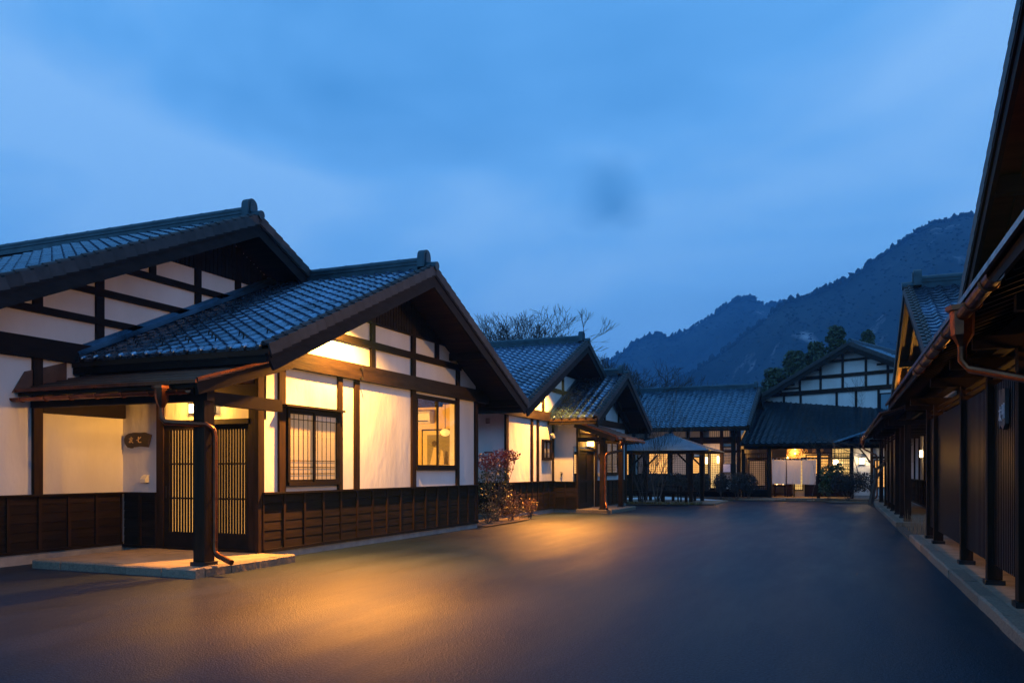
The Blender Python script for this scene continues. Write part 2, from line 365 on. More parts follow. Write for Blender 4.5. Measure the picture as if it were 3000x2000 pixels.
def verge_mesh(sgn, e):
    key = (sgn, round(e, 4))
    if key not in VERGE_MESH:
        mb = MB()
        for a0, a1, n0, n1 in ((-0.17, 0.0, 0.022, 0.05), (-0.028, 0.0, -0.115, 0.0225)):
            x0, x1 = sorted((a0*sgn, a1*sgn))
            v = []
            for y, dz in ((0.0, 0.02), (e+0.012, -0.002)):
                v += [(x0, y, n0+dz), (x1, y, n0+dz), (x1, y, n1+dz), (x0, y, n1+dz)]
            mb.add(v, [(0,1,2,3),(7,6,5,4),(4,5,1,0),(5,6,2,1),(6,7,3,2),(7,4,0,3)])
        # round cover roll on top of each piece
        pts = [(-0.10*sgn, 0.0, 0.075), (-0.10*sgn, e+0.012, 0.055)]
        mb.tube(pts, 0.034, 7)
        VERGE_MESH[key] = mb.mesh('verge_tile', 'verge', 35)
    return VERGE_MESH[key]
GUARD = None
def guard_mesh():
    global GUARD
    if GUARD is None:
        mb = MB()
        mb.tube([(-0.05+0.05*k/3*1.0, 0.0, 0.02+0.055*math.sin(math.pi*k/6)) for k in range(7)], 0.011, 5)
        mb.tube([(0.0, 0.0, 0.07), (0.0, 0.12, 0.012)], 0.010, 5)
        GUARD = mb.mesh('snow_guard', 'dark_metal')
    return GUARD

def slope_frame(side, xa, xb, yc, half, zr, sl):
    """basis of one roof slope of a gable whose ridge runs along X; side -1 falls towards -Y, +1 towards +Y"""
    a = math.atan(sl); c, s = math.cos(a), math.sin(a)
    v = Vector((0, -side*c, s)); u = Vector((1, 0, 0)) if side < 0 else Vector((-1, 0, 0)); n = u.cross(v)
    o = Vector((min(xa, xb) if side < 0 else max(xa, xb), yc+side*half, zr-sl*half))
    M = Matrix(((u.x, v.x, n.x, o.x), (u.y, v.y, n.y, o.y), (u.z, v.z, n.z, o.z), (0, 0, 0, 1)))
    return M, half/c

def tiled_slope(P, M, width, length, verge_at, budget, near=True, guards=None, cut=None, fine=True, verge_parts=True, mname='tile', wide=1.0):
    """covers a slope (local frame M: x along the eave, y up the slope) with pantiles. verge_at: 'hi', 'lo' or None.
    budget: list with how many tiles may still be objects of their own; nearest the camera first."""
    W = TW*wide; E0 = TE*wide
    rows = max(1, round(length/E0)); E = length/rows
    free = width-(0.15 if verge_at else 0.0)
    ncol = max(1, int(free/W+0.5)); w = free/ncol
    x0 = 0.15 if verge_at == 'lo' else 0.0
    Mw = P.matrix_world if False else Matrix()
    cells = []
    for j in range(rows):
        for i in range(ncol):
            p = M @ Vector((x0+(i+0.5)*w, (j+0.5)*E, 0))
            if cut and cut(p): continue
            cells.append((p.length, i, j))
    cells.sort()
    nfine = 9 if fine else 7
    tm = tile_mb(w, E, nfine)
    em = tile_mb(w, E, nfine, 0.026, True, 0.045)
    tme = tm.mesh('roof_tile', mname, 40); eme = em.mesh('eave_tile', mname, 40)
    rest = MB(); q = random.Random(len(cells))
    for _, i, j in cells:
        jit = Matrix.Rotation(R(q.uniform(-0.35, 0.35)), 4, 'Z') @ Matrix.Rotation(R(q.uniform(-0.5, 0.5)), 4, 'X')
        T = Matrix.Translation((x0+i*w, j*E, q.uniform(-0.002, 0.002))) @ jit
        if budget[0] > 0:
            budget[0] -= 1
            inst(P, 'eave_tile' if j == 0 else 'roof_tile', eme if j == 0 else tme, M @ T)
        else:
            src = em if j == 0 else tm
            T = M @ T
            rest.add([T @ Vector(p) for p in src.v], src.f)
    if rest.v:
        o = part(P, 'roof_tiling', rest.mesh('roof_tiling', mname, 40)); o['kind'] = 'stuff'
    if verge_at:
        sg = 1 if verge_at == 'hi' else -1
        vx = width if verge_at == 'hi' else 0.0
        vm = verge_mesh(sg, E)
        if verge_parts:
            for j in range(rows): inst(P, 'verge_tile', vm, M @ Matrix.Translation((vx, j*E, 0)))
        else:
            mb = MB(); vv = [tuple(p.co) for p in vm.vertices]; ff = [tuple(p.vertices) for p in vm.polygons]
            for j in range(rows):
                T = M @ Matrix.Translation((vx, j*E, 0)); mb.add([T @ Vector(p) for p in vv], ff)
            part(P, 'verge_tiling', mb, 'verge')['kind'] = 'stuff'
    if guards:
        for k, (i, j) in enumerate(guards(ncol, rows)):
            p = M @ Vector((x0+(i+0.4)*w, (j+0.35)*E, 0))
            if cut and cut(p): continue
            inst(P, 'snow_guard', guard_mesh(), M @ Matrix.Translation((x0+(i+0.4)*w, (j+0.3)*E, 0.012)))

def gable_roof(T, xv, xe, yc, zr, half, sl, budget, wall_x, near_cut=None, far_cut=None, guards=None, ridge_to=None, verge_far=True,
               fine=True, barge=0.27, far_tiles=True, verge_parts=True, purlins=True, mname='tile', wide=1.0, orn=1.0):
    """gable roof: ridge along X, verge (gable end) at xv, other end at xe"""
    sg = 1 if xv > xe else -1
    roof = None
    a = math.atan(sl); c = math.cos(a)
    for side in (-1, 1):
        ye, ze = yc+side*half, zr-sl*half
        mb = MB()
        xi = xv-0.03*sg
        dn0, dn1 = 0.012/c, 0.085/c
        mb.prism([(yc, zr-dn0), (ye, ze-dn0), (ye, ze-dn1), (yc, zr-dn1)], 'x', xe, xi)
        o = part(T, 'roof_slope', mb, 'soffit')
        M, L = slope_frame(side, xv, xe, yc, half, zr, sl)
        vat = ('hi' if sg > 0 else 'lo') if side < 0 else ('lo' if sg > 0 else 'hi')
        if side < 0:
            tiled_slope(o, M, abs(xv-xe), L, vat, budget, True, guards, near_cut, fine, verge_parts, mname, wide)
        elif far_tiles:
            tiled_slope(o, M, abs(xv-xe), L, vat, [0], False, None, far_cut, False, verge_parts, mname, wide)
        # bargeboard, its lower end cut square to the slope
        t0 = 0.06; nb = Vector((side*math.sin(a), c))   # slope normal in (y, z)
        e0 = Vector((ye, ze)); r0 = Vector((yc, zr))
        dirv = (e0-r0).normalized()
        p = [(yc, zr-t0/c), tuple(e0-nb*t0+dirv*0.05), tuple(e0-nb*(t0+barge)+dirv*0.0), (yc, zr-(t0+barge)/c)]
        part(T, 'bargeboard', MB().prism(p, 'x', xv-0.075*sg, xv-0.032*sg), 'barge')
        p = [(yc, zr-(t0+0.03)/c), tuple(e0-nb*(t0+0.03)+dirv*0.02), tuple(e0-nb*(t0+0.085)), (yc, zr-(t0+0.085)/c)]
        part(T, 'verge_fillet', MB().prism(p, 'x', xv-0.0315*sg, xv-0.008*sg), 'barge')
        # eave fascia
        x0, x1 = sorted((xe, xv-0.08*sg))
        bx(T, 'eave_fascia', 'timber', x0, x1, ye-0.02*side-0.0, ye-0.055*side, ze-0.20, ze-0.095)
    if purlins:
        x0, x1 = sorted((wall_x, xv-0.08*sg))
        for f in (0.0, -0.52, 0.52, -0.93, 0.93):
            y = yc+f*half; z = zr-sl*abs(f)*half-0.10/c
            bx(T, 'purlin', 'timber', x0, x1, y-0.06, y+0.06, z-0.17, z-0.005)
    # ridge of stacked flat tiles with a round cap
    rx = ridge_to if ridge_to is not None else xe
    xr = xv-0.34*sg
    mb = MB(); lo, hi = sorted((rx, xr))
    for k, (hw, z0, z1) in enumerate(((0.15, -0.06, 0.03), (0.115, 0.03, 0.06), (0.13, 0.063, 0.092), (0.115, 0.095, 0.124), (0.125, 0.127, 0.152))):
        mb.box(lo, hi, yc-hw, yc+hw, zr+z0+0.02, zr+z1+0.02)
    n = 9; prof = [(yc+0.095*math.cos(math.pi*k/(n-1)), zr+0.172+0.075*math.sin(math.pi*k/(n-1))) for k in range(n)]
    mb.prism(prof, 'x', lo, hi)
    seams = mb; k = lo+0.3
    while k < hi-0.1:
        pr = [(yc+0.101*math.cos(math.pi*j/8), zr+0.172+0.081*math.sin(math.pi*j/8)) for j in range(9)]
        seams.prism(pr, 'x', k, k+0.03); k += 0.62
    rd = part(T, 'ridge', mb, 'ridge', 50)
    # end ornament and nose cap
    mb = MB(); h = 0.32*orn; hw = 0.14*orn
    pr = [(yc-hw*1.05, zr+0.03), (yc+hw*1.05, zr+0.03)]+[(yc+hw*math.cos(math.pi*j/10), zr+h-hw*0.55+hw*math.sin(math.pi*j/10)) for j in range(11)]
    mb.prism(pr, 'x', xr-0.005*sg, xr+0.15*sg)
    mb.prism([(yc+(y-yc)*0.6, zr+0.1+(z-zr)*0.62) for y, z in pr], 'x', xr+0.15*sg, xr+0.172*sg)
    part(rd, 'ridge_end_tile', mb, 'ridge', 45)
    mb = MB(); mb.tube([(xr+0.14*sg, yc, zr+0.055), (xv+0.03*sg, yc, zr+0.045)], 0.085, 12)
    part(rd, 'ridge_nose_tile', mb, 'ridge', 45)
    return rd

# ------------------------------------------------------------------ wall frame: a along the wall, b outwards, z up
class Wall:
    def __init__(s, T, axis, plane, out):
        s.T, s.axis, s.p, s.o = T, axis, plane, out
    def xyz(s, a0, a1, b0, b1):
        q0, q1 = s.p+s.o*b0, s.p+s.o*b1
        return (q0, q1, a0, a1) if s.axis == 'x' else (a0, a1, q0, q1)
    def box(s, name, m, a0, a1, b0, b1, z0, z1, P=None): return part(P or s.T, name, MB().box(*s.xyz(a0, a1, b0, b1), z0, z1), m)
    def mbox(s, mb, a0, a1, b0, b1, z0, z1): return mb.box(*s.xyz(a0, a1, b0, b1), z0, z1)
    def poly(s, name, m, pts, b0, b1, P=None):
        q0, q1 = s.p+s.o*b0, s.p+s.o*b1
        return part(P or s.T, name, MB().prism(pts, s.axis, q0, q1), m)
    def pt(s, a, b, z): return (s.p+s.o*b, a, z) if s.axis == 'x' else (a, s.p+s.o*b, z)

def wainscot(W, a0, a1, z0=0.13, z1=1.04, step=0.526, rows=6, end0=True, end1=True, m='plank', first=None):
    h = (z1-z0-0.05)/rows
    P = W.box('wainscot', 'timber', a0, a1, 0.0, 0.012, z0, z1-0.02)
    for r in range(rows):
        za = z0+0.03+r*h
        mb = MB()
        pts = [(0.012, za), (0.034, za+0.003), (0.027, za+h-0.003), (0.012, za+h-0.003)]
        q = [(W.p+W.o*b, z) for b, z in pts]
        if W.axis == 'x':
            area_fix = MB()
            n = 4; v = [(x, a0, z) for x, z in q]+[(x, a1, z) for x, z in q]
            mb.add(v, [(0,1,2,3),(7,6,5,4)]+[(i, 4+i, 4+(i+1) % 4, (i+1) % 4) for i in range(4)])
        else:
            v = [(a0, y, z) for y, z in q]+[(a1, y, z) for y, z in q]
            mb.add(v, [(0,1,2,3),(7,6,5,4)]+[(i, 4+i, 4+(i+1) % 4, (i+1) % 4) for i in range(4)])
        part(P, 'plank', mb, m)
    n = max(1, round((a1-a0)/step)); st = (a1-a0)/n
    for k in range(n+1):
        if (k == 0 and not end0) or (k == n and not end1): continue
        a = a0+k*st; aa, ab = max(a0, a-0.026), min(a1, a+0.026)
        W.box('batten', 'post', aa, ab, 0.0, 0.058, z0+0.02, z1-0.03, P)
    W.box('cap_rail', 'timber', a0-0.01, a1+0.01, 0.0, 0.095, z1-0.03, z1, P)
    W.box('base_rail', 'timber', a0, a1, 0.0, 0.07, z0-0.01, z0+0.035, P)
    return P

def slide_window(W, a0, a1, z0, z1, paper='shoji', lattice=(5, 'band'), depth=0.07, name='window', room=False):
    """two sliding sashes in a dark frame, paper screen behind"""
    fr = MB(); t = 0.05
    W.mbox(fr, a0, a1, 0.004, depth, z1-t, z1); W.mbox(fr, a0, a1, 0.004, depth+0.02, z0, z0+t+0.01)
    W.mbox(fr, a0, a0+t, 0.004, depth, z0+t+0.01, z1-t); W.mbox(fr, a1-t, a1, 0.004, depth, z0+t+0.01, z1-t)
    P = part(W.T, name, fr, 'timber')
    am = (a0+a1)/2; zi0, zi1 = z0+t+0.01, z1-t
    for k, (s0, s1, b) in enumerate(((a0+t, am+0.03, 0.020), (am-0.03, a1-t, 0.045))):
        sm = MB(); q = 0.042
        W.mbox(sm, s0, s1, b, b+0.022, zi0, zi0+q); W.mbox(sm, s0, s1, b, b+0.022, zi1-q, zi1)
        W.mbox(sm, s0, s0+q, b, b+0.022, zi0+q, zi1-q); W.mbox(sm, s1-q, s1, b, b+0.022, zi0+q, zi1-q)
        part(P, 'sash', sm, 'timber')
        g = MB(); W.mbox(g, s0+q, s1-q, b+0.006, b+0.010, zi0+q, zi1-q); part(P, 'pane', g, 'glass')
        if not room:
            W.box('shoji_paper', paper, s0+0.005, s1-0.005, 0.003+0.001*k, 0.008+0.001*k, zi0, zi1, P)
            lb = MB(); nv = lattice[0]
            ia0, ia1 = s0+q, s1-q; iz0, iz1 = zi0+q, zi1-q; hh = iz1-iz0
            for j in range(1, nv):
                a = ia0+(ia1-ia0)*j/nv; W.mbox(lb, a-0.005, a+0.005, 0.011, 0.016, iz0, iz1)
            for f in (0.09, 0.19, 0.29, 0.92):
                W.mbox(lb, ia0, ia1, 0.0165, 0.019, iz0+hh*f-0.006, iz0+hh*f+0.006)
            part(P, 'lattice', lb, 'timber')
    return P

def strokes(P, W, a, z, size, chars, m, b, gap=1.25, wid=0.085, vertical=False, flip=1):
    for k, ch in enumerate(chars):
        mb = MB()
        for st in ch:
            for p, q in zip(st[:-1], st[1:]):
                def w3(t):
                    aa = a+flip*(t[0]+(0 if vertical else k*gap))*size
                    zz = z+(t[1]-(k*gap if vertical else 0))*size
                    return W.pt(aa, b, zz)
                p0, p1 = Vector(w3(p)), Vector(w3(q))
                d = (p1-p0).normalized()*wid*size*0.3
                up = Vector((W.o, 0, 0)) if W.axis == 'x' else Vector((0, W.o, 0))
                mb.slant(p0-d, p1+d, wid*size*(1.15-0.3*rnd.random()), 0.008, up)
        part(P, 'lettering', mb, m)
CH = {
 'tomo': [[(.1,.72),(.9,.76)], [(.55,1),(.45,.62),(.1,.1)], [(.38,.5),(.75,.52),(.6,.28),(.28,.06)], [(.42,.42),(.62,.22),(.95,.02)]],
 'shichi': [[(.0,.45),(.3,.52),(.95,.95)], [(.42,1),(.36,.45),(.42,.18),(.62,.08),(.98,.1)]],
 'man': [[(.08,.86),(.92,.88)], [(.44,.85),(.4,.5),(.1,.06)], [(.4,.56),(.8,.58),(.74,.15),(.56,.12)]],
 'yo': [[(.08,.9),(.92,.9)], [(.33,1),(.33,.8)], [(.67,1),(.67,.8)], [(.06,.68),(.94,.68)], [(.26,.78),(.26,.47),(.82,.47)], [(.5,.78),(.5,.5)], [(.72,.78),(.72,.5)], [(.06,.32),(.94,.32)], [(.5,.44),(.5,0)], [(.48,.3),(.1,.04)], [(.52,.3),(.9,.04)]],
 'tei': [[(.5,1),(.5,.9)], [(.08,.88),(.92,.88)], [(.3,.78),(.7,.78),(.7,.62),(.3,.62),(.3,.78)], [(.1,.4),(.1,.52),(.9,.52),(.88,.42)], [(.28,.36),(.74,.36)], [(.52,.36),(.52,.03),(.36,.07)]],
 'mei': [[(.1,.95),(.1,.3)], [(.1,.92),(.38,.92),(.38,.3)], [(.1,.62),(.38,.62)], [(.1,.34),(.38,.34)], [(.6,1),(.6,.35),(.48,0)], [(.6,1),(.92,1),(.92,.02)], [(.6,.7),(.92,.7)], [(.6,.42),(.92,.42)]],
}

# ------------------------------------------------------------------ ground, road
def sheet(name, x0, x1, y0, y1, z, m, **k):
    mb = MB(); mb.add([(x0,y0,z),(x1,y0,z),(x1,y1,z),(x0,y1,z)], [(0,1,2,3)])
    return single(name, mb, m, kind='structure', base=(0, 0, 0), **k)
sheet('ground', -2500, 2500, -2500, 2500, -0.012, 'ground')['label'] = 'bare winter ground around the houses'
def road():
    mb = MB()
    pts = [(-12.2, -6), (3.0, -6), (1.25, 7), (1.0, 18.3), (0.95, 22.5), (0.8, 37.2), (-0.9, 37.9), (-1.2, 39.1), (-5.0, 39.5), (-5.15, 37.8), (-5.2, 33.4), (-6.0, 32.9), (-9.2, 32.5), (-9.2, 21.9), (-8.45, 20.9), (-8.4, 18.5), (-12.2, 18.4)]
    mb.add([(x, y, 0.0) for x, y in pts], [tuple(range(len(pts)))])
    o = single('road', mb, 'asphalt', kind='structure', base=(0, 0, 0)); o['label'] = 'dark asphalt street between the two rows of houses'
road()
FR = (0, 0, R(0.93))      # the right-hand row stands about a degree off the left-hand row

# ------------------------------------------------------------------ paved slabs with granite kerb stones
def kerb_line(P, p0, p1, n, w, z0, z1, seed=0, side=1):
    q = random.Random(seed)
    p0 = Vector((*p0, 0)); p1 = Vector((*p1, 0)); d = (p1-p0); L = d.length; d.normalize(); r = Vector((d.y, -d.x, 0))*side
    st = [0.0]+sorted((k+q.uniform(-0.12, 0.12))/n for k in range(1, n))+[1.0]
    for k in range(n):
        a0, a1 = st[k]*L+0.005, st[k+1]*L-0.005
        zt = z1+q.uniform(-0.004, 0.004); ch = 0.012; off = q.uniform(-0.006, 0.006)
        mb = MB(); V = []
        m = 6
        for i in range(m+1):
            a = a0+(a1-a0)*i/m
            for b, z in ((0.0, z0), (w, z0), (w, zt), (ch*2, zt), (0.0, zt-ch*1.5)):
                j = off+q.uniform(-0.003, 0.003) if b < w*0.5 else 0
                V.append(p0+d*a-r*(b+j)+Vector((0, 0, z+(q.uniform(-0.0015, 0.0015) if z > z0 else 0))))
        F = [tuple(range(4, -1, -1)), tuple(m*5+i for i in range(5))]
        for i in range(m):
            for b in range(5): F.append((i*5+b, i*5+(b+1) % 5, (i+1)*5+(b+1) % 5, (i+1)*5+b))
        if side < 0: F = [f[::-1] for f in F]
        mb.add(V, F)
        part(P, 'kerb_stone', mb, 'stone')
def porch_slab(label, x0, x1, y0, y1, n_front, n_side, grid, frame=None, h=0.12, name='porch_paving'):
    T = thing(name, label, None, ((x0+x1)/2, (y0+y1)/2, 0), frame, kind='structure')
    k = 0.16
    kerb_line(T, (x0, y0), (x1, y0), n_front, k, -0.02, h, 3)
    kerb_line(T, (x1, y0+k+0.01), (x1, y1), n_side, k, -0.02, h, 5)
    nx, ny = grid; g = 0.006
    X = [x0+(x1-k-0.01-x0)*i/nx for i in range(nx+1)]; Y = [y0+k+0.01+(y1-y0-k-0.01)*i/ny for i in range(ny+1)]
    for i in range(nx):
        for j in range(ny):
            dz = rnd.uniform(-0.002, 0.002)
            bx(T, 'paving_tile', 'slab', X[i]+g, X[i+1]-g, Y[j]+g, Y[j+1]-g, -0.02, h-0.004+dz)
    return T
porch_slab('warm lit stone paved porch step under the lattice door', -10.9, -7.86, 8.22, 10.28, 5, 4, (3, 2))
porch_slab('small stone paved porch step beside the copper downspout of the second house', -8.5, -7.27, 25.9, 29.1, 2, 3, (2, 3))

# ------------------------------------------------------------------ near left house
def floodlight(loc, aim, power, label, frame=None, spot=150, second=None):
    x, y, z = loc
    T = thing('floodlight', label, 'floodlight', loc, frame, 'floodlights under the gables')
    bx(T, 'housing', 'dark_metal', x-0.07, x+0.07, y-0.09, y+0.09, z+0.03, z+0.13)
    bx(T, 'lens', 'lampwhite', x-0.055, x+0.055, y-0.075, y+0.075, z+0.022, z+0.029)
    bx(T, 'bracket', 'dark_metal', x-0.015, x+0.015, y-0.015, y+0.015, z+0.13, z+0.30)
    lamp_light(T, 'floodlight_glow', (x, y, z), power, spot=spot, aim=aim, size=0.045, blend=0.55)
    if second:
        z += second[3]
    if second:      # added head, made up to throw a warm pool on the street
        bx(T, 'added_street_head', 'dark_metal', x-0.06, x+0.06, y-0.26, y-0.10, z+0.03, z+0.12)
        bx(T, 'added_street_lens', 'lampwhite', x-0.05, x+0.05, y-0.25, y-0.11, z+0.022, z+0.029)
        lamp_light(T, 'added_street_beam', (x, y-0.18, z), second[1], (1.0, 0.36, 0.05), spot=second[2], aim=second[0], size=0.045, blend=1.0)
    return T

def near_house():
    T = thing('guest_house', 'nearest white plaster house with stepped tiled gables and a glowing lattice door', 'house', (-9.5, 14.0, 0))
    XM, XA, YN, YF = -11.45, -8.55, 10.3, 18.2
    YC, ZR, HF, SL = 14.25, 5.36, 4.95, 0.452
    MC, MZ, MH = 12.6, 6.23, 7.0
    # ---- roofs
    budget = [300]
    def gd(nc, nr):
        return [(i, 2 if i % 2 else 3) for i in range(1, nc-1)] + [(i, 4 if i % 2 else 3) for i in range(1, nc-2, 3)]
    gable_roof(T, -7.55, XM+0.02, YC, ZR, HF, SL, budget, XA, guards=gd, ridge_to=-10.55)
    gable_roof(T, -10.45, -19.0, MC, MZ, MH, SL-0.002, [0], XM, wide=1.0,
               near_cut=lambda p: p.x < -15.5, far_cut=lambda p: p.x < -14)
    # flashing where the lower roof meets the upper wall
    for k in range(2):
        p0 = (XM+0.03+0.05*k, 9.35, 3.13+0.16-0.04*k); p1 = (XM+0.03+0.05*k, 14.2, 3.13+0.16-0.04*k+4.85*SL)
        part(T, 'roof_flashing', MB().slant(p0, p1, 0.06, 0.13-0.05*k), 'tile_far')
    # ---- annex gable wall
    W = Wall(T, 'x', XA, 1); th = -0.14
    zt = lambda y: ZR-SL*abs(y-YC)-0.11
    wy0, wy1, wz0, wz1 = 15.16, 17.08, 1.42, 3.02
    W.box('wall_panel', 'plaster', YN, wy0, th, 0, 0.1, 3.1)
    W.box('wall_panel', 'plaster', wy1, YF, th, 0, 0.1, 3.1)
    W.box('wall_panel', 'plaster', wy0, wy1, th, 0, 0.1, wz0)
    W.box('wall_panel', 'plaster', wy0, wy1, th, 0, wz1, 3.1)
    W.poly('wall_panel', 'plaster', [(YN, 3.1), (YF, 3.1), (YF, zt(YF)), (YC, zt(YC)), (YN, zt(YN))], th, 0)
    W.box('plinth', 'concrete', YN-0.02, YF+0.02, -0.1, 0.03, -0.05, 0.13)
    wainscot(W, YN, YF+0.03, 0.13, 1.06)
    for y0, y1 in ((10.2, 10.34), (10.71, 10.87), (12.35, 12.48), (12.88, 13.03), (15.0, 15.17), (17.09, 17.23), (18.1, 18.26)):
        W.box('post', 'post', y0, y1, -0.02, 0.045, 1.06 if y0 > 10.4 and y0 < 18 else 0.12, 3.08)
    W.box('main_beam', 'beam', 9.95, 19.0, -0.02, 0.10, 3.08, 3.37)
    W.box('upper_beam', 'timber', 11.05, 17.3, -0.02, 0.065, 3.74, 3.87)
    for y0, y1, z0, z1 in ((13.43, 13.57, 3.37, 4.6), (15.0, 15.15, 3.37, 4.6), (16.06, 16.2, 3.87, 4.35), (17.1, 17.25, 3.37, 3.74)):
        W.box('strut', 'timber', y0, y1, -0.02, 0.05, z0, min(z1, zt((y0+y1)/2)-0.02))
    # dark boarded peak
    yb = (ZR-0.11-4.23)/SL
    k = YC-yb+0.05
    while k < YC+yb-0.05:
        W.box('gable_board', 'barge', k, k+0.085, 0.0, 0.045, 4.23, zt(k if k < YC else k+0.085)-0.005); k += 0.105
    W.box('gable_rail', 'barge', YC-yb, YC+yb, 0.0, 0.055, 4.215, 4.25)
    # iron hooks in the beam
    for y, z in ((12.95, 3.30), (12.95, 3.12)):
        part(T, 'iron_bolt', MB().tube([W.pt(y, 0.09, z), W.pt(y, 0.15, z), W.pt(y+0.01, 0.16, z-0.05)], 0.014, 6), 'dark_metal')
    # windows
    W.box('window_hood', 'timber', 10.78, 12.42, 0.0, 0.14, 2.44, 2.475)
    slide_window(W, 10.90, 12.36, 1.15, 2.43, lattice=(5, 0))
    W2 = slide_window(W, wy0+0.0, wy1, wz0+0.0, wz1, room=True, depth=0.06)
    # ---- near side wall with the entrance (faces -Y)
    N = Wall(T, 'y', YN, -1)
    N.box('wall_panel', 'plaster', XM, -10.64, -0.14, 0, 0.1, 3.0)
    N.box('wall_panel', 'plaster', -10.64, XA, -0.14, 0.0, 2.2, 3.15)
    N.box('plinth', 'concrete', XM, XA, -0.12, 0.0, -0.05, 0.13)
    wainscot(N, XM+0.06, -10.65, 0.13, 1.04, 0.4, end0=False)
    for a0, a1 in ((-10.65, -10.5), (-8.74, -8.555)):
        N.box('post', 'post', a0, a1, -0.02, 0.05, 0.12, 2.62)
    N.box('door_lintel', 'timber', -10.5, -8.74, -0.02, 0.06, 2.14, 2.22)
    N.box('head_beam', 'timber', XM, -8.56, -0.02, 0.09, 2.55, 2.75)
    N.box('door_sill', 'timber', -10.5, -8.74, -0.08, 0.06, 0.11, 0.15)
    # sliding lattice doors, lit from inside
    for k, (a0, a1, b) in enumerate(((-10.5, -9.58, 0.012), (-9.62, -8.74, -0.03))):
        D = N.box('door', 'timber', a0, a1, b-0.03, b-0.026, 0.15, 2.14)
        for c0, c1, z0, z1 in ((a0, a0+0.11, 0.15, 2.14), (a1-0.09, a1, 0.15, 2.14), (a0+0.11, a1-0.09, 2.06, 2.14), (a0+0.11, a1-0.09, 0.15, 0.40)):
            N.box('door_frame', 'timber', c0, c1, b-0.02, b+0.015, z0, z1, D)
        N.box('lit_paper', 'doorglow', a0+0.1, a1-0.08, b-0.022, b-0.016, 0.39, 2.07, D)
        i0, i1 = a0+0.11, a1-0.09; n = 12
        for j in range(n):
            c = i0+(i1-i0)*(j+0.5)/n
            N.box('lattice_slat', 'timber', c-0.0185, c+0.0185, b-0.012, b+0.008, 0.40, 2.06, D)
        for z in (0.95, 1.51):
            N.box('lattice_rail', 'timber', i0, i1, b-0.013, b+0.012, z-0.014, z+0.014, D)
        if k == 0: N.box('door_pull', 'dark_metal', a0+0.03, a0+0.055, b+0.015, b+0.022, 0.95, 1.15, D)
    # ---- main house wall
    G = Wall(T, 'x', XM, 1)
    zm = lambda y: MZ-(SL-0.002)*abs(y-MC)-0.11
    G.box('wall_panel', 'plaster', 6.2, YN, -0.14, 0, 0.05, 3.1)
    G.poly('wall_panel', 'plaster', [(6.2, 3.1), (19.0, 3.1), (19.0, zm(19.0)), (MC, zm(MC)), (6.2, zm(6.2))], -0.14, 0)
    bx(T, 'wall_panel', 'plaster', -19, XM-0.14, 6.2, 6.34, 0, 3.1)
    bx(T, 'wall_panel', 'plaster', -19, XM-0.14, 18.9, 19.04, 0, 3.1)
    bx(T, 'wall_panel', 'plaster', XM-0.13, XA-0.01, YF-0.14, YF, 0.05, 3.05)
    G.box('plinth', 'concrete', 6.15, YN, -0.1, 0.05, -0.05, 0.17)
    wainscot(G, 6.2, YN-0.06, 0.17, 1.04, 0.5)
    G.box('main_beam', 'timber', 5.9, 19.4, -0.02, 0.10, 3.1, 3.41)
    for z0, z1, lim in ((3.79, 3.90, 0), (4.27, 4.385, 0), (4.75, 4.865, 0)):
        yl = (MZ-0.13-z1)/(SL)
        G.box('upper_beam', 'timber', MC-yl, MC+yl, -0.02, 0.06, z0, z1)
    for y0, y1, z0, z1 in ((8.63, 8.78, 3.9, 9), (9.74, 9.89, 3.41, 9), (10.85, 10.98, 4.865, 9), (11.93, 12.07, 4.27, 9), (13.02, 13.16, 4.75, 9), (7.5, 7.65, 3.41, 9)):
        G.box('strut', 'timber', y0, y1, -0.02, 0.05, z0, min(z1, zm((y0+y1)/2)-0.03))
    G.box('post', 'post', 8.62, 8.77, -0.02, 0.06, 1.04, 3.1)
    G.box('head_beam', 'timber', 8.77, YN, -0.02, 0.07, 2.28, 2.60)
    yb = (MZ-0.11-5.2)/SL; k = MC-yb+0.05
    while k < MC+yb-0.05:
        G.box('gable_board', 'barge', k, k+0.085, 0.0, 0.045, 5.2, zm(k if k < MC else k+0.085)-0.005); k += 0.105
    # ---- pent roof over the porch: sheet copper on boards, falls towards -Y
    px0, px1 = XM+0.01, -8.0
    ye, ze, yt, zt2 = 8.40, 2.60, 10.34, 3.17
    sl = (zt2-ze)/(yt-ye)
    mb = MB(); mb.add([(px0, ye, ze-0.10), (px1, ye, ze-0.10), (px1, yt, zt2-0.10), (px0, yt, zt2-0.10), (px0, ye, ze-0.03), (px1, ye, ze-0.03), (px1, yt, zt2-0.03), (px0, yt, zt2-0.03)],
                      [(0,3,2,1),(4,5,6,7),(0,1,5,4),(1,2,6,5),(2,3,7,6),(3,0,4,7)])
    pr = part(T, 'porch_roof', mb, 'soffit')
    rows = 9
    for k in range(rows):
        y0, y1 = ye+(yt-ye)*k/rows, ye+(yt-ye)*(k+1)/rows
        z0, z1 = ze+(zt2-ze)*k/rows, ze+(zt2-ze)*(k+1)/rows
        m2 = MB(); m2.add([(px0-0.0, y0-0.03, z0-0.026), (px1+0.03, y0-0.03, z0-0.026), (px1+0.03, y1, z1-0.026), (px0, y1, z1-0.026),
                           (px0-0.0, y0-0.03, z0+0.006), (px1+0.03, y0-0.03, z0+0.006), (px1+0.03, y1, z1-0.012), (px0, y1, z1-0.012)],
                          [(0,3,2,1),(4,5,6,7),(0,1,5,4),(1,2,6,5),(2,3,7,6),(3,0,4,7)])
        part(pr, 'copper_course', m2, 'copper_dull')
    part(T, 'porch_bargeboard', MB().slant((px1-0.01, ye-0.02, ze-0.115), (px1-0.01, yt+0.02, zt2-0.115), 0.05, 0.16), 'timber')
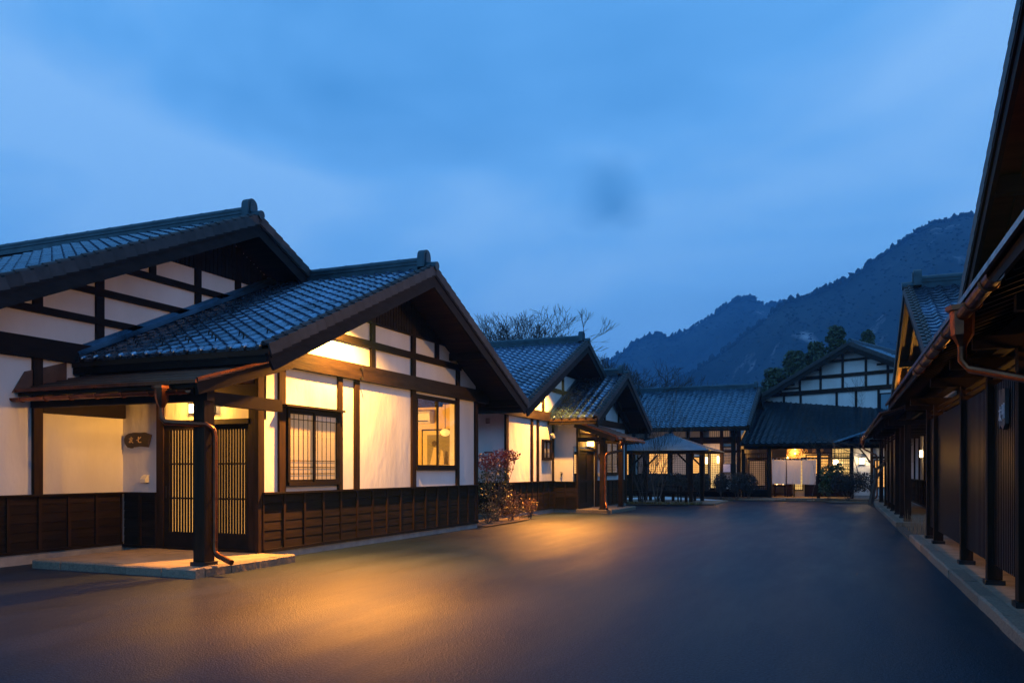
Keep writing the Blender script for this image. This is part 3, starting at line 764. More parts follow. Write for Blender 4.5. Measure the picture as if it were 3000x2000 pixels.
    part(T, 'copper_drip_edge', MB().slant((px1+0.035, ye-0.05, ze+0.012), (px1+0.035, yt+0.03, zt2+0.012), 0.03, 0.035), 'copper')
    bx(T, 'copper_drip_edge', 'copper', px0, px1+0.02, ye-0.065, ye-0.03, ze-0.045, ze+0.005)
    for k in range(8):
        x = px0+0.25+(px1-px0-0.4)*k/7
        part(T, 'rafter', MB().slant((x, ye+0.05, ze-0.145), (x, yt-0.03, zt2-0.145), 0.06, 0.085), 'timber')
    # end box of the pent roof against the main wall
    mb = MB(); mb.prism([(ye-0.1, ze-0.05), (9.2, ze+0.18), (9.2, ze+0.50), (ye+0.1, ze+0.28)], 'x', px0-0.0, px0+0.02); part(T, 'flashing_plate', mb, 'copper_dull')
    # porch post, beam
    PX, PY = -8.14, 8.66
    bx(T, 'porch_post', 'post', PX-0.095, PX+0.095, PY-0.095, PY+0.095, 0.17, 2.34)
    bx(T, 'post_shoe', 'dark_metal', PX-0.125, PX+0.125, PY-0.125, PY+0.125, 0.116, 0.168)
    bx(T, 'porch_beam', 'timber', XM+0.02, PX+0.12, PY-0.07, PY+0.07, 2.342, 2.50)
    bx(T, 'tie_beam', 'timber', PX-0.06, PX+0.06, PY+0.071, YN-0.06, 2.30, 2.48)
    # half round copper gutter
    gy, gz = ye-0.075, ze-0.135
    def gutter(x0, x1):
        mb = MB(); n = 9; V = []
        for x in (x0, x1):
            for j in range(n):
                a = math.pi+math.pi*j/(n-1); V.append((x, gy+0.055*math.cos(a), gz+0.055*math.sin(a)))
            for j in range(n):
                a = math.pi+math.pi*(n-1-j)/(n-1); V.append((x, gy+0.050*math.cos(a), gz+0.050*math.sin(a)))
        m = 2*n; mb.add(V, [(j, (j+1) % m, m+(j+1) % m, m+j) for j in range(m)]+[tuple(range(m-1, -1, -1)), tuple(range(m, 2*m))])
        return part(T, 'gutter', mb, 'copper', 40)
    g = gutter(px0-0.08, px1-0.1)
    for k in range(7):
        x = px0+0.2+0.5*k
        part(g, 'gutter_bracket', MB().tube([(x, gy+0.062*math.cos(a), gz+0.062*math.sin(a)) for a in [math.pi+math.pi*j/8 for j in range(9)]], 0.008, 5), 'copper')
    # hopper and downspout
    hx = -8.52
    mb = MB()
    def frus(r0, r1, z0, z1, c): mb.lathe([(r0, z0), (r1, z1)], (c[0], c[1], 0), 8)
    mb.lathe([(0.035, gz-0.24), (0.04, gz-0.22), (0.085, gz-0.12), (0.095, gz+0.02), (0.125, gz+0.025), (0.125, gz+0.065), (0.10, gz+0.066)], (hx, gy-0.03, 0), 8)
    hp = part(T, 'rain_hopper', mb, 'copper', 30)
    path = [(hx, gy-0.03, gz-0.23), (hx, gy-0.03, gz-0.36), (hx+0.05, gy-0.02, gz-0.42), (PX+0.09, PY+0.0-0.06, 2.02), (PX+0.13, PY+0.03, 1.96), (PX+0.14, PY+0.05, 1.86), (PX+0.14, PY+0.05, 0.36), (PX+0.155, PY+0.045, 0.29), (PX+0.22, PY+0.03, 0.25), (PX+0.50, PY-0.03, 0.175)]
    part(T, 'downspout', MB().tube(path, 0.038, 12), 'copper', 40)
    for z in (0.42, 1.0, 1.75):
        part(T, 'pipe_clip', MB().lathe([(0.043, z), (0.043, z+0.03)], (PX+0.14, PY+0.05, 0), 12), 'copper', 40)
    # ---- room behind the right-hand window
    rx0, rx1, ry0, ry1, rz0, rz1 = -12.3, XA-0.15, 13.6, 17.9, 0.2, 3.02
    mb = MB()
    mb.add([(rx0, ry0, rz0), (rx1, ry0, rz0), (rx1, ry1, rz0), (rx0, ry1, rz0)], [(0,1,2,3)])
    part(T, 'room_floor', mb, 'soffit')
    bx(T, 'room_wall', 'interior', rx0-0.05, rx0, ry0, ry1, rz0, rz1)
    bx(T, 'room_wall', 'interior', rx0, rx1, ry1, ry1+0.05, rz0, rz1)
    bx(T, 'room_wall', 'interior', rx0, rx1, ry0-0.05, ry0, rz0, rz1)
    bx(T, 'room_ceiling', 'soffit', rx0, rx1, ry0, ry1, rz1+0.005, rz1+0.05)
    bx(T, 'ceiling_beam', 'timber', rx0, rx1, 16.6, 16.75, rz1-0.16, rz1)
    return T, (rx0, rx1, ry0, ry1, rz0, rz1)
HOUSE_A, ROOM = near_house()

def room_things():
    rx0, rx1, ry0, ry1, rz0, rz1 = ROOM
    # seen through the window the far room wall is the one at ry1 (faces -Y)
    N = Wall(None, 'y', ry1, -1)
    T = thing('framed_print', 'large framed print of figures hanging inside the lit window', 'picture', (-10.2, ry1, 1.2)); N.T = T
    a0, a1, z0, z1 = -9.87, -8.74, 1.42, 2.42
    N.box('frame', 'timber', a0, a1, 0.002, 0.03, z0, z1)
    N.box('mount', 'print', a0+0.035, a1-0.035, 0.03, 0.036, z0+0.035, z1-0.035)
    N.box('picture', 'printgrey', a0+0.16, a1-0.16, 0.036, 0.039, z0+0.12, z1-0.14)
    x = a0+0.36
    N.poly('figure', 'print', [(x-0.12, z0+0.13), (x+0.1, z0+0.13), (x+0.13, z0+0.35), (x+0.08, z0+0.55), (x-0.02, z0+0.55), (x-0.06, z0+0.38)], 0.039, 0.042)
    N.poly('figure', 'printdark', [(x-0.07, z0+0.60), (x, z0+0.56), (x+0.06, z0+0.62), (x+0.08, z0+0.68), (x, z0+0.72), (x-0.07, z0+0.68)], 0.042, 0.045)
    for k in range(4):
        q = a0+0.50+0.125*k
        N.poly('figure', ('print', 'printdark')[k % 2], [(q, z0+0.13), (q+0.13, z0+0.13), (q+0.1, z0+0.45), (q+0.04, z0+0.5-0.04*(k % 2))], 0.039, 0.043)
    A = thing('air_conditioner', 'white air conditioner high on the wall of the lit room', 'air conditioner', (-9.9, ry1, 2.5)); N.T = A
    mb = MB(); mb.prism([(ry1-0.001, 2.86), (ry1-0.19, 2.86), (ry1-0.22, 2.80), (ry1-0.21, 2.62), (ry1-0.15, 2.56), (ry1-0.001, 2.56)], 'x', -10.1, -9.55)
    part(A, 'body', mb, 'white_metal'); N.box('outlet_slot', 'dark_metal', -10.05, -9.6, 0.212, 0.222, 2.60, 2.63)
    L = thing('pendant_lamp', 'round paper pendant lamp glowing behind the right window pane', 'lamp', (-9.15, 16.9, 2.05))
    prof = [(0.02, 0.0), (0.08, 0.02), (0.12, 0.08), (0.12, 0.11), (0.08, 0.16), (0.02, 0.18)]
    part(L, 'shade', MB().lathe(prof, (-9.0, 17.45, 2.22), 16), mat('paper_shade', (0.8, 0.7, 0.5), None, 0.6, emit=(1.0, 0.55, 0.15), estr=1.1), 60)
    part(L, 'cord', MB().tube([(-9.0, 17.45, 2.40), (-9.0, 17.45, rz1)], 0.008, 5), 'dark_metal')
    lamp_light(L, 'unseen_room_glow', (-10.3, 15.4, 2.35), 420, (1.0, 0.47, 0.07), 0.15)  # unseen room light without a fitting, set apart from the pendant shade
room_things()

def wall_lamp(W, a, z, w, h, label, power, m='lamp', deep=0.11, group=None, color=WARM, frame=None, T_name='wall_lamp', cage=True):
    p = W.pt(a, 0.03, z-h/2)
    T = thing(T_name, label, 'lamp', p, frame, group)
    W = Wall(T, W.axis, W.p, W.o)
    W.box('back_plate', 'dark_metal', a-w/2-0.02, a+w/2+0.02, 0.002, 0.02, z-h/2-0.015, z+h/2+0.015)
    W.box('shade', m, a-w/2, a+w/2, 0.02, deep, z-h/2, z+h/2)
    W.box('top_cap', 'dark_metal', a-w/2-0.01, a+w/2+0.01, 0.021, deep+0.01, z+h/2+0.001, z+h/2+0.018)
    W.box('bottom_cap', 'dark_metal', a-w/2-0.01, a+w/2+0.01, 0.021, deep+0.01, z-h/2-0.018, z-h/2-0.001)
    if power: lamp_light(T, 'lamp_glow', W.pt(a, deep+0.12, z), power, color, 0.08)
    return T
NA = Wall(None, 'y', 10.3, -1)
wall_lamp(NA, -9.68, 2.40, 0.44, 0.14, 'box lamp glowing above the lattice door behind the porch post', 120, deep=0.10)
def sign_near():
    T = thing('name_sign', 'dark fan shaped wooden name board on the porch wall beside the lattice door', 'sign', (-11.05, 10.27, 1.78))
    W = Wall(T, 'y', 10.3, -1)
    pts = [(-11.30, 1.79), (-11.37, 1.86), (-11.385, 1.93), (-11.35, 1.99), (-11.28, 2.025), (-11.15, 2.04), (-11.02, 2.035), (-10.92, 2.04), (-10.78, 1.995), (-10.85, 1.79), (-10.95, 1.80), (-11.05, 1.805), (-11.14, 1.795), (-11.17, 1.80), (-11.22, 1.775)]
    W.poly('board', 'signwood', pts, 0.012, 0.04)
    strokes(T, W, -11.27, 1.865, 0.10, [CH['tomo'], CH['shichi']], 'gold', 0.042, gap=1.75, wid=0.13)
    V = thing('vent_hood', 'small pale quarter round vent hood low on the porch wall', 'vent', (-10.9, 10.25, 1.2))
    mb = MB(); mb.prism([(10.30, 1.20), (10.30, 1.33), (10.27, 1.325), (10.235, 1.30), (10.21, 1.26), (10.20, 1.20)], 'x', -10.96, -10.85)
    part(V, 'hood', mb, 'white_metal'); bx(V, 'grille', 'dark_metal', -10.95, -10.86, 10.21, 10.29, 1.192, 1.199)
sign_near()
floodlight((-7.80, 12.1, 4.13), (-9.0, 12.7, 0), 2100, 'floodlight tucked under the gable of the nearest house', spot=132, second=((-6.4, 8.9, 0), 5600, 96, -0.13))

# ------------------------------------------------------------------ second left house
def second_house():
    T = thing('guest_house', 'second white plaster house with two tiled gables behind the red shrub', 'house', (-9.5, 27, 0))
    XM, XA = -9.35, -8.5
    YC, ZR, HF, SL = 26.9, 5.80, 5.75, 0.45
    AC, AZ, AH, AS = 29.3, 4.92, 3.85, 0.47
    budget = [70]
    def gd(nc, nr): return [(i, 2 if i % 2 else 3) for i in range(0, nc)]
    gable_roof(T, -7.6, XM+0.02, AC, AZ, AH, AS, budget, XA, guards=gd, ridge_to=-8.9, orn=0.9)
    budget = [230]
    gable_roof(T, -8.35, -17.0, YC, ZR, HF, SL, budget, XM, near_cut=lambda p: p.x < -13.2, far_cut=lambda p: p.x < -11 or p.y > 29)
    for k in range(2):
        part(T, 'roof_flashing', MB().slant((XM+0.03+0.05*k, 25.5, 3.25-0.04*k), (XM+0.03+0.05*k, 29.0, 3.25-0.04*k+3.5*AS), 0.06, 0.13-0.05*k), 'tile_far')
    G = Wall(T, 'x', XM, 1); zm = lambda y: ZR-SL*abs(y-YC)-0.11
    G.poly('wall_panel', 'plaster', [(22.0, 0.1), (26.05, 0.1), (26.05, 3.1), (31.8, 3.1), (31.8, zm(31.8)), (YC, zm(YC)), (22.0, zm(22.0))], -0.14, 0)
    G.box('plinth', 'concrete', 21.95, 26.05, -0.1, 0.03, -0.05, 0.15)
    wainscot(G, 22.0, 26.0, 0.15, 1.06, 0.5)
    for y0, y1 in ((21.9, 22.08), (23.95, 24.08), (24.47, 24.6), (25.92, 26.03)):
        G.box('post', 'post', y0, y1, -0.02, 0.05, 1.06 if y0 > 22 else 0.1, 3.03)
    G.box('main_beam', 'beam', 21.5, 32.2, -0.02, 0.10, 3.03, 3.32)
    G.box('upper_beam', 'timber', 23.6, 30.2, -0.02, 0.06, 4.05, 4.18)
    for y0, y1, z0 in ((24.95, 25.1, 3.32), (26.93, 27.06, 3.32), (28.9, 29.02, 3.32)):
        G.box('strut', 'timber', y0, y1, -0.02, 0.05, z0, min(5.0, zm((y0+y1)/2)-0.03))
    yb = (ZR-0.11-4.72)/SL; k = YC-yb+0.05
    while k < YC+yb-0.05:
        G.box('gable_board', 'barge', k, k+0.10, 0.0, 0.045, 4.72, zm(k if k < YC else k+0.10)-0.005); k += 0.125
    # small frosted window
    slide_window(G, 24.92, 25.72, 1.74, 2.42, paper='glow4', lattice=(1, 0), depth=0.09)
    # near side wall (faces -Y)
    S = Wall(T, 'y', 22.0, -1)
    S.box('wall_panel', 'plaster', -17, XM-0.14, -0.14, 0, 0.1, 3.15)
    wainscot(S, -12.0, XM-0.02, 0.15, 1.06, 0.5)
    S.box('post', 'post', -11.6, -11.45, -0.01, 0.05, 1.06, 3.1)
    # annex
    N = Wall(T, 'y', 26.05, -1)
    N.box('wall_panel', 'plaster', XM+0.01, XA-0.14, -0.12, 0, 0.1, 3.18)
    N.box('plinth', 'concrete', XM+0.04, XA, -0.1, 0.01, -0.05, 0.13)
    wainscot(N, XM+0.06, XA-0.02, 0.13, 1.04, 0.42, rows=5)
    A = Wall(T, 'x', XA, 1); za = lambda y: AZ-AS*abs(y-AC)-0.11
    A.poly('wall_panel', 'plaster', [(26.05, 2.2), (28.2, 2.2), (28.2, 0.1), (32.35, 0.1), (32.35, za(32.35)), (AC, za(AC)), (26.05, za(26.05))], -0.14, 0)
    A.box('plinth', 'concrete', 28.2, 32.36, -0.1, 0.02, -0.05, 0.13)
    wainscot(A, 28.25, 32.35, 0.13, 1.05, 0.5)
    for y0, y1, z0 in ((26.0, 26.2, 0.11), (28.1, 28.25, 0.11), (32.2, 32.38, 0.1)):
        A.box('post', 'post', y0, y1, -0.02, 0.05, z0, 3.04)
    A.box('main_beam', 'timber', 25.7, 32.7, -0.02, 0.09, 3.04, 3.26)
    A.box('strut', 'timber', 31.12, 31.25, -0.02, 0.05, 3.26, za(31.2)-0.02)
    A.box('strut', 'timber', 29.2, 29.32, -0.02, 0.05, 3.26, 4.1)
    A.box('door_lintel', 'timber', 26.2, 28.1, -0.02, 0.06, 2.46, 2.62)
    A.box('door_head', 'timber', 26.2, 28.1, -0.02, 0.05, 2.08, 2.15)
    yb = (AZ-0.11-3.95)/AS; k = AC-yb+0.05
    while k < AC+yb-0.05:
        A.box('gable_board', 'barge', k, k+0.10, 0.0, 0.045, 3.95, za(k if k < AC else k+0.10)-0.005); k += 0.125
    for a0, a1, b in ((26.2, 27.17, -0.02), (27.13, 28.1, -0.06)):
        D = A.box('door', 'plank', a0, a1, b-0.03, b, 0.12, 2.08)
        for c0, c1, z0, z1 in ((a0, a0+0.09, 0.12, 2.08), (a1-0.09, a1, 0.12, 2.08), (a0+0.09, a1-0.09, 1.98, 2.08), (a0+0.09, a1-0.09, 1.0, 1.08), (a0+0.09, a1-0.09, 0.12, 0.3)):
            A.box('door_frame', 'timber', c0, c1, b, b+0.02, z0, z1, D)
    slide_window(A, 29.38, 31.0, 1.23, 2.52, lattice=(4, 0))
    # pent roof over the porch: falls towards +X
    y0, y1 = 25.75, 29.35
    xt, zt, xe, ze = XA+0.01, 3.02, -7.12, 2.52
    mb = MB(); mb.add([(xt, y0, zt-0.1), (xe, y0, ze-0.1), (xe, y1, ze-0.1), (xt, y1, zt-0.1), (xt, y0, zt-0.03), (xe, y0, ze-0.03), (xe, y1, ze-0.03), (xt, y1, zt-0.03)],
                      [(0,3,2,1),(4,5,6,7),(0,1,5,4),(1,2,6,5),(2,3,7,6),(3,0,4,7)])
    pr = part(T, 'porch_roof', mb, 'soffit')
    for k in range(7):
        f0, f1 = k/7, (k+1)/7
        a, b = xe+(xt-xe)*f0+0.03, xe+(xt-xe)*f1; c, d = ze+(zt-ze)*f0, ze+(zt-ze)*f1
        m2 = MB(); m2.add([(b, y0-0.03, d-0.026), (a, y0-0.03, c-0.026), (a, y1+0.03, c-0.026), (b, y1+0.03, d-0.026), (b, y0-0.03, d-0.012), (a, y0-0.03, c+0.006), (a, y1+0.03, c+0.006), (b, y1+0.03, d-0.012)],
                          [(0,3,2,1),(4,5,6,7),(0,1,5,4),(1,2,6,5),(2,3,7,6),(3,0,4,7)])
        part(pr, 'copper_course', m2, 'copper_dull')
    part(T, 'porch_bargeboard', MB().slant((xe+0.02, y0-0.005, ze-0.115), (xt, y0-0.005, zt-0.115), 0.05, 0.15), 'timber')
    part(T, 'copper_drip_edge', MB().slant((xe+0.05, y0-0.035, ze+0.012), (xt, y0-0.035, zt+0.012), 0.03, 0.035), 'copper')
    bx(T, 'copper_drip_edge', 'copper', xe+0.03, xe+0.06, y0-0.03, y1+0.03, ze-0.04, ze+0.01)
    for k in range(7):
        y = y0+0.2+(y1-y0-0.4)*k/6
        part(T, 'rafter', MB().slant((xe-0.05, y, ze-0.14), (xt, y, zt-0.155), 0.05, 0.07), 'timber')
    for py in (26.05, 28.35):
        bx(T, 'porch_post', 'post', -7.70, -7.54, py-0.08, py+0.08, 0.15, 2.40)
        bx(T, 'post_shoe', 'dark_metal', -7.73, -7.51, py-0.11, py+0.11, 0.116, 0.149)
    bx(T, 'porch_beam', 'timber', -7.68, -7.56, y0+0.05, y1-0.05, 2.401, 2.53)
    for py in (26.05, 28.35): bx(T, 'tie_beam', 'timber', XA+0.05, -7.681, py-0.05, py+0.05, 2.36, 2.50)
    gx, gz = xe+0.09, ze-0.09
    part(T, 'gutter', MB().tube([(gx, y0-0.05, gz), (gx, y1+0.05, gz)], 0.05, 10), 'copper', 40)
    mb = MB(); mb.lathe([(0.035, gz-0.24), (0.085, gz-0.12), (0.095, gz+0.02), (0.12, gz+0.025), (0.12, gz+0.06)], (gx, 26.35, 0), 8)
    part(T, 'rain_hopper', mb, 'copper', 30)
    pth = [(gx, 26.35, gz-0.23), (gx, 26.3, gz-0.36), (-7.45, 25.92, 1.95), (-7.48, 25.9, 1.85), (-7.48, 25.9, 0.42), (-7.46, 25.86, 0.33), (-7.35, 25.62, 0.16)]
    part(T, 'downspout', MB().tube(pth, 0.045, 10), 'copper', 40)
    return T
second_house()
AB = Wall(None, 'x', -8.5, 1)
wall_lamp(AB, 27.33, 2.33, 0.52, 0.17, 'box lamp glowing over the brown door of the second house', 70)
floodlight((-8.62, 24.75, 4.30), (-9.8, 24.6, 0), 1300, 'floodlight tucked under the big gable of the second house', spot=132, second=((-7.3, 22.2, 0), 5500, 96, 0.0))
def small_fittings():
    W = Wall(None, 'y', 22.0, -1)
    T = thing('meter_box', 'pale grey meter box on the wall behind the red shrub', 'meter box', (-9.95, 21.9, 1.3)); W.T = T
    W.box('case', 'white_metal', -10.12, -9.78, 0.0, 0.20, 1.32, 1.92); W.box('lid', 'dark_metal', -9.98, -9.76, 0.03, 0.19, 1.921, 1.955); W.box('slot', 'dark_metal', -10.08, -9.86, 0.2, 0.204, 1.80, 1.82)
    T = thing('wall_vent', 'small square vent cover high on the wall above the meter box', 'vent', (-9.92, 21.95, 2.8)); W.T = T
    W.box('cover', 'concrete', -9.98, -9.86, 0.0, 0.07, 2.80, 2.94); W.box('louvre', 'dark_metal', -9.97, -9.87, 0.03, 0.071, 2.785, 2.799)
    G = Wall(None, 'x', -9.35, 1)
    T = thing('security_light', 'small round security light on the wall over the frosted window', 'light fitting', (-9.3, 25.68, 2.5)); 
    part(T, 'arm', MB().tube([(-9.35, 25.68, 2.62), (-9.24, 25.68, 2.60)], 0.02, 8), 'white_metal')
    part(T, 'head', MB().tube([(-9.24, 25.62, 2.62), (-9.2, 25.72, 2.52)], [0.05, 0.07], 12), 'white_metal', 40)
    T = thing('outdoor_tap', 'little wall tap on the lit porch wall of the second house', 'tap', (-9.03, 26.0, 1.2))
    part(T, 'body', MB().tube([(-9.03, 26.05, 1.30), (-9.03, 25.97, 1.30), (-9.03, 25.95, 1.21)], 0.022, 8), 'dark_metal'); bx(T, 'handle', 'dark_metal', -9.07, -8.99, 25.96, 25.98, 1.33, 1.35)
    T = thing('door_plaque', 'dark oval plaque on the wall beside the brown door of the second house', 'sign', (-8.48, 28.6, 1.75))
    part(T, 'board', MB().prism([(28.62+0.17*math.cos(k*math.pi/7), 1.9+0.13*math.sin(k*math.pi/7)) for k in range(14)], 'x', -8.49, -8.455), 'signwood')
    T = thing('vent_hood', 'small pale vent hood below the oval plaque', 'vent', (-8.46, 28.5, 1.2))
    mb = MB(); mb.prism([(-8.5, 1.20), (-8.5, 1.33), (-8.44, 1.31), (-8.40, 1.26), (-8.39, 1.20)], 'y', 28.44, 28.56); part(T, 'hood', mb, 'white_metal'); bx(T, 'grille', 'dark_metal', -8.49, -8.40, 28.45, 28.55, 1.192, 1.199)
small_fittings()

# ------------------------------------------------------------------ right-hand row
def right_house(idx):
    if idx == 0:
        T = thing('screened_house', 'dark slatted house with copper gutter at the right edge', 'house', (2.2, 9, 0), FR)
        yc, zr, half, sl = 6.3, 5.58, 5.0, 0.50
        p0, p1 = 3.0, 19.6
        posts = [(6.9, 0.16), (8.95, 0.16), (10.65, 0.14), (12.8, 0.14), (16.2, 0.13), (17.45, 0.16)]
        panels = [(5.0, 6.8), (7.08, 8.86), (9.12, 10.57), (10.8, 12.72), (12.95, 16.1), (16.3, 17.38)]
    else:
        T = thing('screened_house', 'farther dark slatted house whose gable soffit glows orange', 'house', (2.2, 28, 0), FR)
        yc, zr, half, sl = 19.35, 5.28, 5.0, 0.425
        p0, p1 = 22.3, 38.0
        posts = [(23.0, 0.2), (24.6, 0.14), (26.7, 0.14), (28.7, 0.14), (30.7, 0.14), (32.7, 0.14), (36.6, 0.16)]
        panels = [(26.8, 28.62), (28.8, 30.62), (30.8, 32.62)]
    budget = [190 if idx else 60]
    gable_roof(T, 1.3, 9.0, yc, zr, half, sl, budget, 2.35, near_cut=(lambda p: p.x > 4.6), far_cut=(lambda p: p.x > 3.2),
               guards=(lambda nc, nr: [(i, 3 if i % 2 else 2) for i in range(nc)]) if idx else None, barge=0.22)
    G = Wall(T, 'x', 2.35, -1); zm = lambda y: zr-sl*abs(y-yc)-0.11
    G.poly('wall_panel', 'plaster', [(yc-half+0.9, 3.1), (yc+half-0.9, 3.1), (yc+half-0.9, zm(yc+half-0.9)), (yc, zm(yc)), (yc-half+0.9, zm(yc-half+0.9))], -0.14, 0)
    G.box('main_beam', 'timber', yc-half+0.4, yc+half-0.4, -0.02, 0.09, 3.15, 3.42)
    G.box('upper_beam', 'timber', yc-2.6, yc+2.6, -0.02, 0.06, 3.95, 4.07)
    for y in (yc-2.2, yc-1.1, yc, yc+1.1, yc+2.2): G.box('strut', 'timber', y-0.07, y+0.07, -0.02, 0.05, 3.42, zm(y)-0.2)
    # soffit rafters of the overhang
    for side in (-1, 1):
        for k in range(1, 4):
            x = 1.36+0.25*k
            part(T, 'verge_rafter', MB().slant((x, yc, zr-0.15), (x, yc+side*half*0.98, zr-0.15-sl*half*0.98), 0.05, 0.07), 'soffit')
    # rear walls and corridor ceiling
    B = Wall(T, 'x', 2.75, -1)
    B.box('wall_panel', 'plaster', p0-0.2, p1-0.4, -0.14, 0, 1.0, 3.1)
    B.box('plinth', 'concrete', p0-0.2, p1-0.4, -0.14, 0.0, -0.05, 0.2)
    wainscot(B, p0-0.2, p1-0.4, 0.2, 1.08, 0.6, rows=3)
    y = p0+0.8
    while y < p1-0.8:
        B.box('post', 'post', y-0.07, y+0.07, 0.0, 0.05, 1.08, 2.95); y += 1.95
    bx(T, 'corridor_ceiling', 'soffit', 2.2, 2.9, p0, p1-0.3, 3.06, 3.10)
    # pent roof along the street
    xe, ze, xt, zt = 1.02, 2.86, 2.36, 3.34
    mb = MB(); mb.add([(xe, p0, ze-0.09), (xt, p0, zt-0.09), (xt, p1, zt-0.09), (xe, p1, ze-0.09), (xe, p0, ze-0.05), (xt, p0, zt-0.05), (xt, p1, zt-0.05), (xe, p1, ze-0.05)],
                      [(0,3,2,1),(4,5,6,7),(0,1,5,4),(1,2,6,5),(2,3,7,6),(3,0,4,7)])
    pr = part(T, 'pent_roof', mb, 'soffit')
    for k in range(7):
        f0, f1 = k/7, (k+1)/7
        a, b = xe+(xt-xe)*f0-0.03, xe+(xt-xe)*f1; c, d = ze+(zt-ze)*f0, ze+(zt-ze)*f1
        m2 = MB(); m2.add([(a, p0-0.03, c-0.04), (b, p0-0.03, d-0.04), (b, p1+0.03, d-0.04), (a, p1+0.03, c-0.04), (a, p0-0.03, c-0.012), (b, p0-0.03, d-0.026), (b, p1+0.03, d-0.026), (a, p1+0.03, c-0.012)],
                          [(0,3,2,1),(4,5,6,7),(0,1,5,4),(1,2,6,5),(2,3,7,6),(3,0,4,7)])
        part(pr, 'copper_course', m2, 'copper_dull')
    bx(pr, 'copper_drip_edge', 'copper', xe-0.06, xe-0.035, p0, p1, ze-0.055, ze-0.01)
    bx(T, 'eave_board', 'timber', xe+0.0, xe+0.03, p0, p1, ze-0.15, ze-0.092)
    y = p0+0.12
    while y < p1:
        part(T, 'rafter', MB().slant((xe+0.035, y, ze-0.125), (xt, y, zt-0.135), 0.045, 0.07), 'timber'); y += 0.303
    # posts, head beam and slatted screens
    xp0, xp1 = 1.57, 1.72
    for y, w in posts:
        bx(T, 'post', 'post', xp0, xp1, y-w/2, y+w/2, 0.17, 2.56)
        bx(T, 'post_shoe', 'dark_metal', xp0-0.025, xp1+0.025, y-w/2-0.025, y+w/2+0.025, 0.116, 0.169)
        bx(T, 'bracket_beam', 'timber', xe+0.18, 2.74, y-0.05, y+0.05, 2.561, 2.68)
    bx(T, 'eave_beam', 'timber', xp0+0.01, xp1-0.01, p0+0.2, p1-0.3, 2.682, 2.86)
    bx(T, 'corridor_beam', 'timber', 2.3, 2.42, p0+0.2, p1-0.3, 2.86, 3.05)
    for y0, y1 in panels:
        F = bx(T, 'slat_screen', 'timber', 1.70, 1.712, y0, y1, 0.36, 2.30)
        bx(F, 'screen_rail', 'timber', 1.66, 1.699, y0, y1, 2.30, 2.36); bx(F, 'screen_rail', 'timber', 1.66, 1.699, y0, y1, 0.34, 0.40)
        n = max(3, round((y1-y0)/0.098)); st = (y1-y0)/n
        for k in range(n):
            c = y0+(k+0.5)*st
            bx(F, 'slat', 'slat', 1.63, 1.668, c-0.025, c+0.025, 0.345, 2.355)
    # corridor screen tops stay open: horizontal louvres
    for y0, y1 in panels:
        for z in (2.42, 2.50):
            bx(T, 'louvre', 'soffit', 1.62, 1.70, y0, y1, z, z+0.018)
    # gutter, hopper, downspout
    gx, gz = xe-0.045, ze-0.15
    if idx == 0: g0, g1, hy = 6.25, 12.1, 7.82
    else: g0, g1, hy = 33.0, 37.8, 37.3
    n = 9; V = []
    for y in (g0, g1):
        for rr in (0.058, 0.053):
            js = range(n) if rr > 0.055 else range(n-1, -1, -1)
            for j in js:
                a = math.pi+math.pi*j/(n-1); V.append((gx+rr*math.cos(a), y, gz+rr*math.sin(a)))
    m = 2*n; mb = MB(); mb.add(V, [(j, m+j, m+(j+1) % m, (j+1) % m) for j in range(m)]+[tuple(range(m)), tuple(range(2*m-1, m-1, -1))])
    g = part(T, 'gutter', mb, 'copper', 12)
    y = g0+0.25
    while y < g1:
        part(g, 'gutter_bracket', MB().tube([(gx+0.064*math.cos(a), y, gz+0.064*math.sin(a)) for a in [math.pi+math.pi*j/8 for j in range(9)]], 0.009, 5), 'copper'); y += 0.75
    mb = MB(); mb.lathe([(0.038, gz-0.27), (0.042, gz-0.25), (0.088, gz-0.17), (0.097, gz+0.03), (0.128, gz+0.035), (0.128, gz+0.075), (0.10, gz+0.076)], (gx, hy, 0), 8)
    part(T, 'rain_hopper', mb, 'copper', 20)
    if idx == 0: path = [(gx, hy, gz-0.25), (gx, hy, gz-0.38), (gx+0.06, hy-0.02, gz-0.46), (1.52, 6.99, 2.02), (1.54, 6.96, 1.9), (1.54, 6.96, 0.3)]
    else: path = [(gx, hy, gz-0.28), (gx, hy, gz-0.36), (gx+0.1, hy-0.05, gz-0.45), (1.42, 36.45, 2.05), (1.48, 36.42, 1.95), (1.48, 36.42, 0.4), (1.44, 36.38, 0.3), (1.15, 36.2, 0.18)]
    part(T, 'downspout', MB().tube(path, 0.036, 12), 'copper', 40)
    return T
right_house(0); right_house(1)

